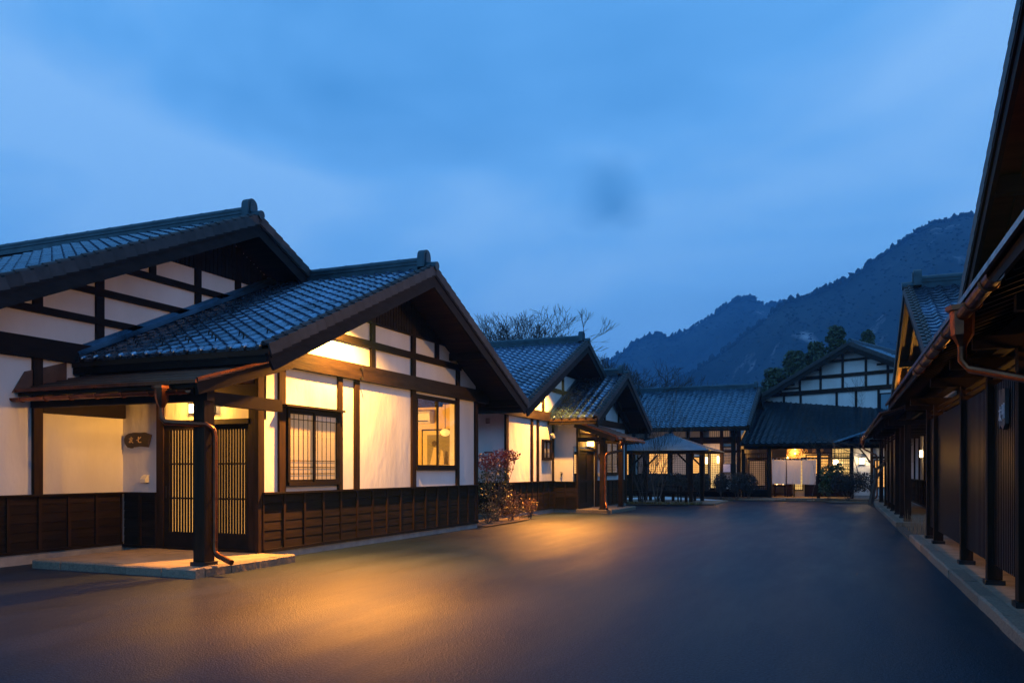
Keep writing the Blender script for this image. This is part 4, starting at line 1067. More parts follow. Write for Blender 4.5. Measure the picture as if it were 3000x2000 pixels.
def right_details():
    # long slabs with kerb
    for lab, y0, y1, n, g in (('granite edged paved strip under the nearer slatted house', 2.0, 18.3, 13, 17), ('granite edged paved strip under the farther slatted house', 22.4, 38.0, 12, 12)):
        T = thing('pavement', lab, None, (2, (y0+y1)/2, 0), FR, kind='structure')
        kerb_line(T, (1.335, y0), (1.335, y1), n, 0.17, -0.02, 0.12, int(y0), -1)
        for k in range(g):
            a, b = y0+(y1-y0)*k/g, y0+(y1-y0)*(k+1)/g
            bx(T, 'paving_tile', 'slab', 1.515, 2.74, a+0.005, b-0.005, -0.02, 0.116+rnd.uniform(-0.002, 0.002))
        kerb_end = MB()
    G = thing('planting_bed', 'gravel and soil bed between the two paved strips', None, (2, 20.3, 0), FR, kind='structure')
    bx(G, 'soil', 'soil', 1.34, 2.74, 18.31, 22.39, -0.02, 0.03)
    W = Wall(None, 'x', 1.63, -1)
    T = thing('name_sign', 'grey wooden name board with white characters hung on the slatted screen', 'sign', (1.6, 9.85, 1.85), FR)
    W.T = T
    z0 = 1.86
    W.poly('board', 'signgrey', [(9.66, z0+0.02), (9.78, z0-0.035), (9.92, z0+0.015), (10.0, z0-0.02), (10.04, z0+0.1), (10.02, z0+0.4), (9.90, z0+0.385), (9.87, z0+0.31), (9.84, z0+0.39), (9.67, z0+0.385)], 0.004, 0.04)
    strokes(T, W, 9.99, z0+0.06, 0.15, [CH['tomo']], 'chalk', 0.043, wid=0.09, flip=-1)
    strokes(T, W, 9.82, z0+0.08, 0.15, [CH['mei']], 'chalk', 0.043, wid=0.08, flip=-1)
    W3 = Wall(None, 'x', 1.63, -1)
    T = thing('name_sign', 'small dark name board on the farther slatted screen', 'sign', (1.6, 31.9, 1.7), FR); W3.T = T
    W3.poly('board', 'signwood', [(31.7, 1.7), (32.1, 1.68), (32.1, 2.1), (31.7, 2.12)], 0.004, 0.04)
    B = Wall(None, 'x', 2.75, -1)
    wall_lamp(B, 29.2, 1.98, 0.16, 0.24, 'nearer of two box lamps lit on the wall beyond the slatted corner', 7, 'lampwhite', frame=FR, color=(1, 0.6, 0.25))
    wall_lamp(B, 31.6, 1.98, 0.16, 0.24, 'farther of two box lamps lit on the wall beyond the slatted corner', 6, 'lampwhite', frame=FR, color=(1, 0.6, 0.25))
    for k, y in enumerate((8.0, 11.4, 15.0)):
        wall_lamp(B, y, 2.2, 0.16, 0.24, ('lamp behind the slatted screen nearest the camera', 'lamp behind the middle of the nearer slatted screen', 'lamp behind the far end of the nearer slatted screen')[k], 26, frame=FR)
    floodlight((2.05, 7.55, 3.92), (-6, 8.2, -0.5), 1050, 'floodlight under the gable at the right edge above the copper eave', FR, spot=104)
    floodlight((2.1, 22.6, 3.35), (1.55, 22.2, 4.3), 2600, 'floodlight lighting the orange soffit of the farther slatted house', FR, spot=140)
right_details()

# ------------------------------------------------------------------ back of the yard: paving, wing, entrance hall
def back_setting():
    T = thing('courtyard_paving', 'pale raised paving along the foot of the back building', None, (-5, 43, 0), kind='structure')
    bx(T, 'paving', 'slab', -16, 4, 40.47, 60, -0.03, 0.112)
    kerb_line(T, (-13, 40.3), (3.2, 40.3), 18, 0.165, -0.02, 0.12, 9)
    S = thing('planting_strip', 'narrow soil strip along the yard edge before the back building', None, (-3, 39.9, 0), kind='structure')
    bx(S, 'soil', 'soil', -12.5, 3.2, 39.15, 40.29, -0.02, 0.035)
    bx(S, 'stepping_slab', 'slab', -4.98, -2.9, 39.45, 40.28, -0.02, 0.075)
    bx(S, 'stepping_slab', 'slab', -1.95, -1.65, 39.45, 40.28, -0.02, 0.06)
    P = thing('garden_bed', 'soil bed at the foot of the gazebo', None, (-7.3, 33.2, 0), kind='structure')
    mb = MB(); mb.add([(x, y, 0.028) for x, y in ((-9.5, 32.5), (-7.5, 32.62), (-6.1, 32.95), (-5.3, 33.5), (-5.2, 34.3), (-9.5, 34.3))], [(0,1,2,3,4,5)]); part(P, 'soil', mb, 'soil')
    bx(P, 'gazebo_floor', 'slab', -9.6, -5.25, 34.31, 38.2, -0.02, 0.05)
    Q = thing('garden_bed', 'soil bed round the spreading bare tree', None, (0.2, 38.2, 0), kind='structure')
    mb = MB(); mb.add([(x, y, 0.03) for x, y in ((-1.2, 39.14), (-0.9, 37.9), (0.85, 37.2), (0.65, 35.0), (1.0, 35.0), (1.2, 39.14))], [(0,1,2,3,4,5)]); part(Q, 'soil', mb, 'soil')
    B = thing('garden_bed', 'soil bed with shrubs between the two left houses', None, (-8.9, 20, 0), kind='structure')
    mb = MB(); mb.add([(x, y, 0.03) for x, y in ((-13, 18.4), (-8.35, 18.45), (-8.4, 20.9), (-8.55, 21.9), (-9.2, 22.6), (-9.2, 24.2), (-9.35, 24.2), (-9.45, 21.95), (-13, 21.95))], [tuple(range(9))]); part(B, 'soil', mb, 'soil')
back_setting()

def grid_window(W, a0, a1, z0, z1, paper, nx, nz, name='window', t=0.055, bar=0.013):
    fr = MB()
    W.mbox(fr, a0, a1, 0.0, 0.07, z1-t, z1); W.mbox(fr, a0, a1, 0.0, 0.07, z0, z0+t)
    W.mbox(fr, a0, a0+t, 0.0, 0.07, z0+t, z1-t); W.mbox(fr, a1-t, a1, 0.0, 0.07, z0+t, z1-t)
    P = part(W.T, name, fr, 'timber')
    W.box('paper', paper, a0+0.01, a1-0.01, 0.004, 0.012, z0+0.01, z1-0.01, P)
    lb = MB()
    for i in range(1, nx):
        a = a0+t+(a1-a0-2*t)*i/nx; W.mbox(lb, a-bar/2, a+bar/2, 0.03, 0.042, z0+t, z1-t)
    for j in range(1, nz):
        z = z0+t+(z1-z0-2*t)*j/nz; W.mbox(lb, a0+t, a1-t, 0.0425, 0.050, z-bar/2, z+bar/2)
    part(P, 'lattice', lb, 'timber')
    return P

def wing():
    T = thing('restaurant_wing', 'long back wing with plain tiled roof and lit lattice windows', 'building', (-12, 43, 0))
    YW = 41.2; W = Wall(T, 'y', YW, -1)
    xv, xe = -4.5, -19.0
    # roof: ridge along X, verge at +X
    gable_roof(T, xv, xe, 45.0, 5.76, 5.0, 0.452, [0], -5.1, far_tiles=False, verge_parts=True, mname='tile_far', near_cut=lambda p: p.x < -17.5,
               guards=lambda nc, nr: [(i, 3) for i in range(0, 40)], purlins=True, fine=False)
    W.box('wall_panel', 'plaster', xe, -5.1, -0.14, 0.0, 0.1, 3.75)
    bx(T, 'end_wall', 'plaster', -5.24, -5.1, YW+0.14, 49.5, 0.1, 3.7)
    for z0, z1 in ((0.1, 0.5), (2.74, 3.06), (3.5, 3.72)):
        W.box('wall_beam', 'timber', -19, -5.05, 0.0, 0.11 if z0 > 1 else 0.05, z0, z1)
    W.box('wall_beam', 'timber', -19, -5.05, 0.0, 0.06, 2.28, 2.40)
    W.box('lower_boards', 'plank', -19, -6.6, 0.0, 0.04, 0.5, 1.2)
    wins = [(-10.9, -10.5, 0.5, 2.3, 'glow1', 5, 16), (-10.2, -9.86, 1.2, 2.3, 'glow4', 4, 10), (-9.64, -8.6, 1.2, 2.3, 'glow1', 9, 9), (-8.45, -7.68, 1.08, 2.28, 'glow2', 8, 10),
            (-7.5, -7.02, 1.22, 2.1, 'glow1', 6, 8), (-6.84, -6.6, 1.2, 2.28, 'glow3', 3, 9), (-6.56, -5.96, 0.5, 2.28, 'glow3', 6, 15), (-5.94, -5.46, 0.9, 2.6, 'glow4', 5, 12),
            (-12.6, -11.2, 1.2, 2.3, 'glow2', 10, 9), (-14.6, -13.2, 1.2, 2.3, 'glow1', 10, 9)]
    for w in wins: grid_window(W, *w)
    for a0, a1, z0, z1, m in ((-9.6, -8.5, 3.07, 3.5, 'glow4'), (-8.36, -7.76, 3.07, 3.5, 'glow4'), (-7.66, -6.98, 3.07, 3.5, 'glow4'), (-6.58, -5.62, 3.07, 3.5, 'glow2'), (-6.58, -5.98, 2.42, 2.73, 'glow2')):
        W.box('high_panel', m, a0, a1, 0.006, 0.018, z0, z1)
    for k in range(9): W.box('high_panel_bar', 'timber', -6.55+0.105*k, -6.53+0.105*k, 0.019, 0.03, 3.07, 3.5)
    for a in (-11.05, -10.38, -9.75, -8.52, -7.6, -6.95, -6.2+0.22, -12.8, -15):
        W.box('post', 'post', a-0.075, a+0.075, 0.0, 0.12, 0.1, 3.5)
    for a in (-5.36, ): W.box('pillar', 'post', a-0.1, a+0.1, 0.35, 0.55, 0.11, 3.55)
    W.box('pillar', 'post', -5.24, -5.06, 0.0, 0.2, 0.11, 3.5)
    W.box('bracket_beam', 'timber', -5.44, -5.28, 0.0, 0.9, 3.2, 3.4)
    W.box('veranda_deck', 'plank', -11.5, -5.5, 0.05, 0.8, 0.36, 0.42)
    for k in range(6): W.box('deck_leg', 'post', -11.3+1.1*k, -11.2+1.1*k, 0.65, 0.75, 0.11, 0.36)
wing()
WG = Wall(None, 'y', 41.2, -1)
def tall_lamp(a, y, z, label, power, h=0.34, r=0.055, m='lamp'):
    T = thing('post_lamp', label, 'lamp', (a, y, z-h/2), group=None)
    part(T, 'shade', MB().lathe([(r*0.7, -h/2), (r, -h/2+0.04), (r, h/2-0.04), (r*0.7, h/2)], (a, y, z), 12), m, 40)
    bx(T, 'arm', 'dark_metal', a-0.015, a+0.015, y+0.03, 41.19, z+h/2-0.01, z+h/2+0.02)
    if power: lamp_light(T, 'lamp_glow', (a, y-0.2, z), power, WARM, 0.08)
tall_lamp(-6.68, 40.95, 1.9, 'left one of two slim lamps glowing before the wing windows', 10)
tall_lamp(-6.12, 40.95, 1.94, 'right one of two slim lamps glowing before the wing windows', 16)

def entrance_hall():
    # big gable block, turned about 24 degrees
    fr = (-0.25, 46.48, math.atan2(-0.9165, -0.4003))
    T = thing('entrance_hall', 'tall half timbered gable building at the back of the yard', 'building', (-3, 0, 0), fr)
    gable_roof(T, 0.0, -8.0, 0.0, 8.1, 6.6, 0.48, [0], -0.75, far_tiles=True, verge_parts=False, mname='tile_far', near_cut=lambda p: p.x < -4, far_cut=lambda p: p.x < -4, purlins=True, fine=False, barge=0.3, orn=0.7)
    W = Wall(T, 'x', -0.75, 1); zt = lambda y: 8.1-0.48*abs(y)-0.12
    W.poly('wall_panel', 'plaster', [(-5.6, 0.1), (5.6, 0.1), (5.6, zt(5.6)), (0, zt(0)), (-5.6, zt(-5.6))], -0.14, 0)
    bx(T, 'side_wall', 'plaster', -8.0, -0.9, -5.6, -5.46, 0.1, 5.2)
    for z0, z1, hw in ((5.60, 5.84, 4.75), (6.42, 6.60, 3.1), (7.24, 7.36, 1.35)):
        W.box('beam', 'timber', -hw, hw, -0.02, 0.09, z0, z1)
    for a0, a1, z in ((-4.0, -3.1, 6.0), (-2.6, -1.9, 6.92), (1.3, 2.4, 6.92)):
        W.box('short_beam', 'timber', a0-0.1, a1, -0.02, 0.07, z-0.05, z+0.05)
    for y, z0, z1 in ((-4.2, 5.84, 9), (-3.05, 5.84, 9), (-1.85, 5.84, 9), (-0.62, 5.84, 9), (0.62, 5.84, 9), (1.75, 5.84, 9), (2.75, 5.84, 9), (3.9, 5.84, 9), (-4.0, 3.2, 5.6), (-3.0, 3.2, 5.6), (-0.95, 3.2, 5.6), (0.1, 3.2, 5.6), (1.28, 3.2, 5.6), (-5.5, 3.2, 5.2), (2.42, 3.2, 5.6)):
        W.box('strut', 'timber', y-0.055, y+0.055, -0.02, 0.06, z0, min(z1, zt(y)-0.03))
    F = W.box('window', 'timber', 1.34, 2.36, 0.0, 0.06, 4.38, 5.42)
    W.box('pane', 'blueglass', 1.42, 2.28, 0.06, 0.066, 4.46, 5.34, F)
    return T
entrance_hall()

def entrance_porch():
    T = thing('entrance_porch', 'low dark tiled entrance roof with posts, cloth curtain bay and lattice screens', 'building', (-1, 42, 0))
    # mono-pitch tiled roof falling towards -Y
    x0, x1, ye, ze, sl, run = -4.98, 6.0, 40.15, 2.66, 0.30, 9.6
    a = math.atan(sl); c, s = math.cos(a), math.sin(a)
    M = Matrix(((1, 0, 0, x0), (0, c, -s, ye), (0, s, c, ze), (0, 0, 0, 1)))
    mb = MB(); mb.add([M @ Vector(p) for p in ((0, 0, -0.1), (x1-x0, 0, -0.1), (x1-x0, run/c, -0.1), (0, run/c, -0.1), (0, 0, -0.02), (x1-x0, 0, -0.02), (x1-x0, run/c, -0.02), (0, run/c, -0.02))],
                      [(0,3,2,1),(4,5,6,7),(0,1,5,4),(1,2,6,5),(2,3,7,6),(3,0,4,7)])
    P = part(T, 'roof_slope', mb, 'soffit')
    # the hall wall rises out of this roof: leave out tiles behind it
    def hidden(p):
        q = Vector((p.x+0.25, p.y-46.48)); n = Vector((-0.4003, -0.9165)); return n.dot(q) < -1.1
    tiled_slope(P, M, x1-x0, run/c, 'lo', [0], True, None, hidden, False, True, 'tile_dark')
    bx(T, 'eave_beam', 'timber', x0+0.1, x1, 40.75, 40.9, 2.42, 2.60)
    W = Wall(T, 'y', 41.0, -1)
    for a0, a1 in ((-5.0, -4.86), (-3.78, -3.61), (-1.58, -1.43), (-0.13, 0.01)):
        W.box('post', 'post', a0, a1, 0.0, 0.16, 0.11, 2.45)
    # lattice screen left: bars only
    def lattice(a0, a1, z0, z1, nx, nz, b=0.04, bar=0.014):
        fr = MB(); t = 0.04
        W.mbox(fr, a0, a1, b-0.015, b+0.03, z1-t, z1); W.mbox(fr, a0, a1, b-0.015, b+0.03, z0, z0+t); W.mbox(fr, a0, a0+t, b-0.015, b+0.03, z0+t, z1-t); W.mbox(fr, a1-t, a1, b-0.015, b+0.03, z0+t, z1-t)
        L = part(T, 'lattice_screen', fr, 'timber'); lb = MB()
        for i in range(1, nx): q = a0+(a1-a0)*i/nx; W.mbox(lb, q-bar/2, q+bar/2, b, b+0.012, z0+t, z1-t)
        for j in range(1, nz): q = z0+(z1-z0)*j/nz; W.mbox(lb, a0+t, a1-t, b+0.0125, b+0.02, q-bar/2, q+bar/2)
        part(L, 'lattice', lb, 'timber')
    lattice(-4.86, -3.78, 0.45, 2.24, 11, 18); lattice(-1.43, -0.13, 0.45, 2.22, 13, 14)
    W.box('dado', 'plank', -4.86, -3.78, 0.02, 0.05, 0.12, 0.45)
    # inner walls
    I = Wall(T, 'y', 43.4, -1)
    grid_window(I, -4.95, -4.1, 0.6, 1.95, 'glow2', 8, 12); grid_window(I, -3.75, -3.2, 0.6, 2.0, 'glow1', 5, 10)
    grid_window(I, -2.75, -2.3, 0.4, 1.95, 'glow3', 4, 8); grid_window(I, -2.2, -1.1, 1.2, 2.2, 'glow1', 10, 6); grid_window(I, -1.0, -0.1, 0.6, 2.6, 'glow3', 6, 9)
    I.box('inner_boards', 'plank', -2.25, 0.2, 0.0, 0.03, 0.11, 1.15); I.box('inner_post', 'post', -4.05, -3.8, 0.0, 0.1, 0.11, 2.9); I.box('inner_post', 'post', -3.1, -2.85, 0.0, 0.1, 0.11, 2.9); I.box('inner_post', 'post', -1.08, -1.0, 0.0, 0.1, 0.11, 2.9)
    I.box('inner_wall', 'plaster', -2.8, 6, -0.2, -0.1, 0.1, 3.4); I.box('inner_beam', 'timber', -5.0, 0.3, 0.0, 0.12, 1.95+0.02, 2.06)
    # plain wall at the right
    R_ = Wall(T, 'y', 41.2, -1)
    R_.box('wall_panel', 'plaster', 0.02, 5, -0.14, 0, 0.2, 3.0); R_.box('plinth', 'concrete', 0.02, 5, -0.12, 0.02, 0.0, 0.26)
    R_.box('wall_beam', 'timber', 0.75, 5, 0.0, 0.06, 1.95, 2.05); R_.box('post', 'post', 0.72, 0.84, 0.0, 0.06, 0.26, 2.9)
    grid_window(R_, 0.88, 1.4, 0.6, 1.9, 'glow1', 3, 6)
    # little tiled hood roof at the right, with its rain chain
    mb = MB(); mb.add([(-0.85, 39.9, 2.72), (-0.75, 39.9, 2.66), (0.55, 39.9, 3.12), (0.55, 39.9, 3.2), (-0.85, 41.0, 2.72), (-0.75, 41.0, 2.66), (0.55, 41.0, 3.12), (0.55, 41.0, 3.2)],
                      [(0,1,2,3),(7,6,5,4),(0,4,5,1),(1,5,6,2),(2,6,7,3),(3,7,4,0)])
    part(T, 'hood_roof', mb, 'tile_far')
    mb = MB()
    for k in range(9): mb.lathe([(0.012, 0), (0.04, 0.07), (0.036, 0.072)], (-0.8, 39.95, 2.58-0.085*k), 8)
    part(T, 'rain_chain', mb, 'dark_metal')
    return T
entrance_porch()

def courtyard_roof():
    T = thing('courtyard_roof', 'pale ribbed metal roof seen through the lattice left of the curtain', 'roof', (-4.5, 50, 0))
    y0, y1, z0, z1 = 50.6, 55.5, 2.2, 4.1
    mb = MB(); mb.add([(-8, y0, z0), (-2.4, y0, z0), (-2.4, y1, z1), (-8, y1, z1), (-8, y0, z0-0.08), (-2.4, y0, z0-0.08), (-2.4, y1, z1-0.08), (-8, y1, z1-0.08)], [(0,1,2,3),(7,6,5,4),(4,5,1,0),(5,6,2,1),(6,7,3,2),(7,4,0,3)])
    part(T, 'sheet', mb, 'seamroof')
    for k in range(13):
        x = -8+0.45*k; part(T, 'rib', MB().slant((x, y0, z0+0.03), (x+0.35, y1, z1+0.03), 0.06, 0.07), 'timber')
    for x in (-7.9, -5.2, -2.5): bx(T, 'prop', 'post', x-0.06, x+0.06, y0+0.1, y0+0.22, 0.1, z0-0.08)
courtyard_roof()

def porch_things():
    T = thing('noren_curtain', 'three panel white cloth curtain hanging in the entrance', 'curtain', (-2.6, 40.75, 0.76))
    q = random.Random(4)
    for a0, a1 in ((-3.58, -2.94), (-2.91, -2.26), (-2.23, -1.6)):
        nx, nz = 14, 16; V = []
        ph = q.uniform(0, 6)
        for j in range(nz+1):
            f = j/nz
            for i in range(nx+1):
                g = i/nx; sp = 0.02*f*(1 if g > 0.5 else -1)*abs(g-0.5)*2
                V.append((a0+(a1-a0)*g*1.0-sp, 40.72+0.018*math.sin(7*g+ph+2*f)*f-0.01*math.sin(15*g+ph)*f, 1.90-1.14*f+0.012*math.sin(3*g+ph)*f))
        F = [(j*(nx+1)+i, (j+1)*(nx+1)+i, (j+1)*(nx+1)+i+1, j*(nx+1)+i+1) for j in range(nz) for i in range(nx)]
        part(T, 'cloth_panel', MB().add(V, F), 'cloth', 60)
        for k in range(4):
            c = a0+0.06+(a1-a0-0.12)*k/3; bx(T, 'hanging_loop', 'cloth', c-0.02, c+0.02, 40.705, 40.735, 1.90, 1.985)
    part(T, 'pole', MB().tube([(-3.7, 40.72, 1.965), (-1.5, 40.72, 1.965)], 0.016, 8), 'timber')
    L = thing('wicker_lantern', 'large glowing wicker basket lantern above the cloth curtain', 'lantern', (-2.6, 41.8, 1.98))
    c = Vector((-2.62, 41.75, 2.27))
    mb = MB(); q = random.Random(3)
    for k in range(70):
        a = q.uniform(0, 6.28); z = q.uniform(-0.27, 0.27); da = q.uniform(-1.2, 1.2); dz = q.uniform(-0.25, 0.25)
        pts = []
        for j in range(6):
            t = j/5; zz = max(-0.29, min(0.29, z+dz*t)); aa = a+da*t; r = 0.30+0.085*math.cos(zz/0.3*1.3)
            pts.append(c+Vector((r*math.cos(aa), r*math.sin(aa), zz)))
        mb.tube(pts, 0.013, 4)
    part(L, 'wicker', mb, 'basket')['kind'] = 'stuff'
    part(L, 'paper_lining', MB().lathe([(0.28, -0.28), (0.335, -0.12), (0.34, 0.1), (0.29, 0.28)], c, 18), mat('lantern_paper', (0.7, 0.5, 0.25), None, 0.8, emit=(1.0, 0.34, 0.045), estr=1.3), 60)
    for k, dz in enumerate((0.17, -0.05)):
        part(L, 'bulb', MB().lathe([(0.01, -0.04), (0.04, -0.02), (0.04, 0.02), (0.01, 0.04)], c+Vector((0.05, -0.40, dz)), 10), 'lamp', 60)
    lamp_light(L, 'lantern_glow', c+Vector((0, -0.6, 0)), 40, WARM, 0.15)
    S = thing('signboard', 'long dark signboard with three gilt characters over the entrance', 'sign', (-1.65, 41.5, 2.2))
    W = Wall(S, 'y', 41.6, -1)
    W.box('board', 'signwood', -2.22, -1.02, 0.0, 0.05, 2.20, 2.56)
    strokes(S, W, -2.18, 2.26, 0.20, [CH['man'], CH['yo'], CH['tei']], 'gold', 0.056, gap=1.75, wid=0.10)
    wl = Wall(None, 'y', 41.2, -1)
    wall_lamp(wl, 0.36, 1.85, 0.21, 0.28, 'square lamp shining on the plain wall behind the bare tree', 22, 'lampwhite', color=(1, 0.72, 0.4))
    w2 = Wall(None, 'y', 43.36, -1)
    wall_lamp(w2, -0.80, 1.80, 0.22, 0.26, 'square lamp shining behind the lattice screen right of the curtain', 26, 'lampwhite', color=(1, 0.7, 0.35))
    wall_lamp(w2, -3.0, 2.1, 0.16, 0.22, 'lamp inside the entrance behind the cloth curtain', 90)
    t = thing('low_table', 'small dark table with candles seen under the cloth curtain', 'table', (-3.35, 42.6, 0.11))
    bx(t, 'top', 'timber', -3.66, -3.06, 42.3, 42.9, 0.66, 0.71)
    for x in (-3.62, -3.14):
        for y in (42.33, 42.82): bx(t, 'leg', 'post', x, x+0.05, y, y+0.05, 0.112, 0.66)
    for x in (-3.5, -3.2): part(t, 'candle', MB().lathe([(0.03, 0), (0.03, 0.06), (0.012, 0.075)], (x, 42.5, 0.711), 8), 'lamp')
    ch = thing('chair', 'dark wooden chair beside the small table under the curtain', 'chair', (-2.85, 42.5, 0.11))
    bx(ch, 'seat', 'timber', -3.02, -2.66, 42.3, 42.66, 0.50, 0.54); bx(ch, 'backrest', 'timber', -2.70, -2.66, 42.3, 42.66, 0.60, 0.95)
    for x in (-3.02, -2.70):
        for y in (42.3, 42.62): bx(ch, 'leg', 'post', x, x+0.04, y, y+0.04, 0.112, 0.50 if x < -2.9 else 0.96)
    tv = thing('lit_poster_case', 'small bluish lit display case behind the lattice left of the pillar', 'display case', (-5.72, 41.1, 1.3))
    bx(tv, 'case', 'dark_metal', -5.92, -5.52, 41.09, 41.12, 1.3, 1.75)
    bx(tv, 'screen', mat('lit_display', (0.2, 0.2, 0.25), None, 0.5, emit=(0.35, 0.33, 0.55), estr=0.35), -5.89, -5.55, 41.08, 41.089, 1.33, 1.72)
porch_things()

# ------------------------------------------------------------------ gazebo
def gazebo():
    T = thing('gazebo', 'open square gazebo with blue grey slatted hip roof', 'gazebo', (-7.4, 35.5, 0))
    x0, x1, y0, y1, ze, zr = -9.4, -5.35, 33.3, 37.6, 2.24, 2.95
    cx, cyy = (x0+x1)/2, (y0+y1)/2
    n = 17
    core = MB(); core.add([(x0+0.05, y0+0.05, ze-0.05), (x1-0.05, y0+0.05, ze-0.05), (x1-0.05, y1-0.05, ze-0.05), (x0+0.05, y1-0.05, ze-0.05), (cx-0.15, cyy, zr-0.05), (cx+0.15, cyy, zr-0.05)],
                          [(0,1,5,4),(1,2,5),(2,3,4,5),(3,0,4),(0,3,2,1)])
    rf = part(T, 'roof', core, 'soffit')
    for k in range(n):
        f0, f1 = k/n, (k+1)/n
        def lerp(f, z): return [(x0+(cx-0.15-x0)*f, y0+(cyy-y0)*f, z), (x1+(cx+0.15-x1)*f, y0+(cyy-y0)*f, z), (x1+(cx+0.15-x1)*f, y1+(cyy-y1)*f, z), (x0+(cx-0.15-x0)*f, y1+(cyy-y1)*f, z)]
        za, zb = ze+(zr-ze)*f0, ze+(zr-ze)*f1
        lo = lerp(f0, za+0.012); lo2 = lerp(f0, za-0.022); hi = lerp(min(1, f1+0.0), zb-0.006)
        names = 'abcd'
        for e in range(4):
            g = (e+1) % 4
            mb = MB(); mb.add([lo2[e], lo2[g], lo[g], lo[e], hi[g], hi[e]], [(0,1,2,3),(3,2,4,5)])
            part(rf, 'roof_slat', mb, 'gazeboroof')
    bx(T, 'ridge_cap', 'gazeboroof', cx-0.2, cx+0.2, cyy-0.07, cyy+0.07, zr-0.01, zr+0.06)
    for px, py in ((-8.75, 34.15), (-6.2, 34.15), (-8.75, 36.85), (-6.2, 36.85)):
        bx(T, 'post', 'post', px-0.075, px+0.075, py-0.075, py+0.075, 0.05, 2.16)
        for dx, dy in ((1 if px < -7 else -1, 0), (0, 1 if py < 35 else -1)):
            part(T, 'brace', MB().slant((px+dx*0.06, py+dy*0.06, 1.62), (px+dx*0.55, py+dy*0.55, 2.10), 0.06, 0.07), 'timber')
    for y in (34.15, 36.85): bx(T, 'beam', 'timber', x0+0.25, x1-0.25, y-0.05, y+0.05, 2.161, 2.25)
    for x in (-8.75, -6.2): bx(T, 'beam', 'timber', x-0.05, x+0.05, y0+0.3, y1-0.3, 2.10, 2.16)
    # benches and table
    for lab, bx0, bx1, by in (('long slatted bench at the front of the gazebo', -8.6, -6.35, 34.55), ('long slatted bench at the back of the gazebo', -8.6, -6.35, 36.6)):
        b = thing('bench', lab, 'bench', ((bx0+bx1)/2, by, 0.05))
        for k in range(3): bx(b, 'seat_slat', 'timber', bx0, bx1, by-0.2+0.14*k, by-0.08+0.14*k, 0.44, 0.48)
        for x in (bx0+0.1, (bx0+bx1)/2, bx1-0.16):
            for y in (by-0.18, by+0.14): bx(b, 'leg', 'post', x, x+0.06, y, y+0.06, 0.05, 0.44)
    t = thing('table', 'dark square table in the middle of the gazebo', 'table', (-7.4, 35.6, 0.05))
    bx(t, 'top', 'timber', -7.9, -6.9, 35.2, 36.0, 0.70, 0.74)
    for x in (-7.85, -6.99):
        for y in (35.24, 35.9): bx(t, 'leg', 'post', x, x+0.06, y, y+0.06, 0.05, 0.70)
gazebo()
def snow_patch():
    mb = MB(); q = random.Random(5); n = 24
    V = [(-8.4, 39.0, 0.16)]+[(-8.4+(2.6+q.uniform(-.5, .5))*math.cos(6.283*k/n), 39.0+(0.55+q.uniform(-.15, .15))*math.sin(6.283*k/n), 0.02) for k in range(n)]
    mb.add(V, [(0, 1+k, 1+(k+1) % n) for k in range(n)])
    single('snow_patch', mb, 'snow', 'thin patch of old snow behind the gazebo benches', None, 'stuff')
snow_patch()

# ------------------------------------------------------------------ plants
def bare_tree(name, label, base, h, seed, r0=0.1, levels=5, spread=0.55, stems=1, up=0.25, m='barkdark', kids=(2, 3), trunk_f=0.3, lean=(0, 0), thin=0.62, group=None, minr=0.004, sides=5, wide=1.0):
    q = random.Random(seed)
    T = thing(name, label, 'tree', base, group=group)
    trunk = MB(); crown = MB()
    def grow(p, d, L, r, lv):
        n = 3 if lv > 1 else 2
        pts = [p]; rad = [r]; dd = d.copy(); cur = p.copy()
        for k in range(n):
            dd = (dd+Vector((q.uniform(-1, 1), q.uniform(-1, 1), q.uniform(-0.6, 1)+up*0.3))*0.16).normalized()
            cur = cur+dd*L/n; pts.append(cur.copy()); rad.append(r*(1-(1-thin)*(k+1)/n))
        (trunk if lv == levels else crown).tube(pts, rad, sides if lv >= levels-1 else (4 if lv > 1 else 3), cap=False)
        if lv == 0: return
        nk = q.randint(*kids)+(1 if lv >= levels-1 and levels > 5 else 0)
        for k in range(nk):
            a = q.uniform(0, 6.28); s = spread*q.uniform(0.6, 1.3)*(1.4 if lv >= levels-1 else 0.9)
            o = dd.orthogonal().normalized(); o2 = dd.cross(o)
            nd = (dd+(o*math.cos(a)+o2*math.sin(a))*s+Vector((0, 0, up*0.5))).normalized()
            st = pts[-1] if k < 2 else pts[-2]
            grow(st, nd, L*q.uniform(0.62, 0.88), max(minr, rad[-1]*q.uniform(0.62, 0.85)), lv-1)
        if lv >= 2:
            for pnt in pts[1:-1]:
                if q.random() < 0.6:
                    a = q.uniform(0, 6.28); o = dd.orthogonal().normalized(); o2 = dd.cross(o)
                    grow(pnt, (dd*0.6+(o*math.cos(a)+o2*math.sin(a))*0.9+Vector((0, 0, up))).normalized(), L*q.uniform(0.4, 0.6), max(minr, r*0.4), max(0, lv-2))
    for k in range(stems):
        a = 6.28*k/max(1, stems)+q.uniform(-0.4, 0.4)
        d = Vector((lean[0]+(0.22*math.cos(a) if stems > 1 else 0), lean[1]+(0.22*math.sin(a) if stems > 1 else 0), 1)).normalized()
        grow(Vector(base)+Vector((0.07*math.cos(a), 0.07*math.sin(a), -0.02)) if stems > 1 else Vector(base), d, h*trunk_f*q.uniform(0.9, 1.1), r0*(1 if stems == 1 else q.uniform(0.6, 1)), levels)
    b = Vector(base); zs = sorted(p[2]-b.z for p in crown.v); k = h/zs[int(len(zs)*0.995)]
    for mb in (trunk, crown): mb.v = [(b.x+(p[0]-b.x)*k*wide, b.y+(p[1]-b.y)*k*wide, b.z+(p[2]-b.z)*k) for p in mb.v]
    part(T, 'trunk', trunk, m, 60)
    part(T, 'crown', crown, m)
    return T
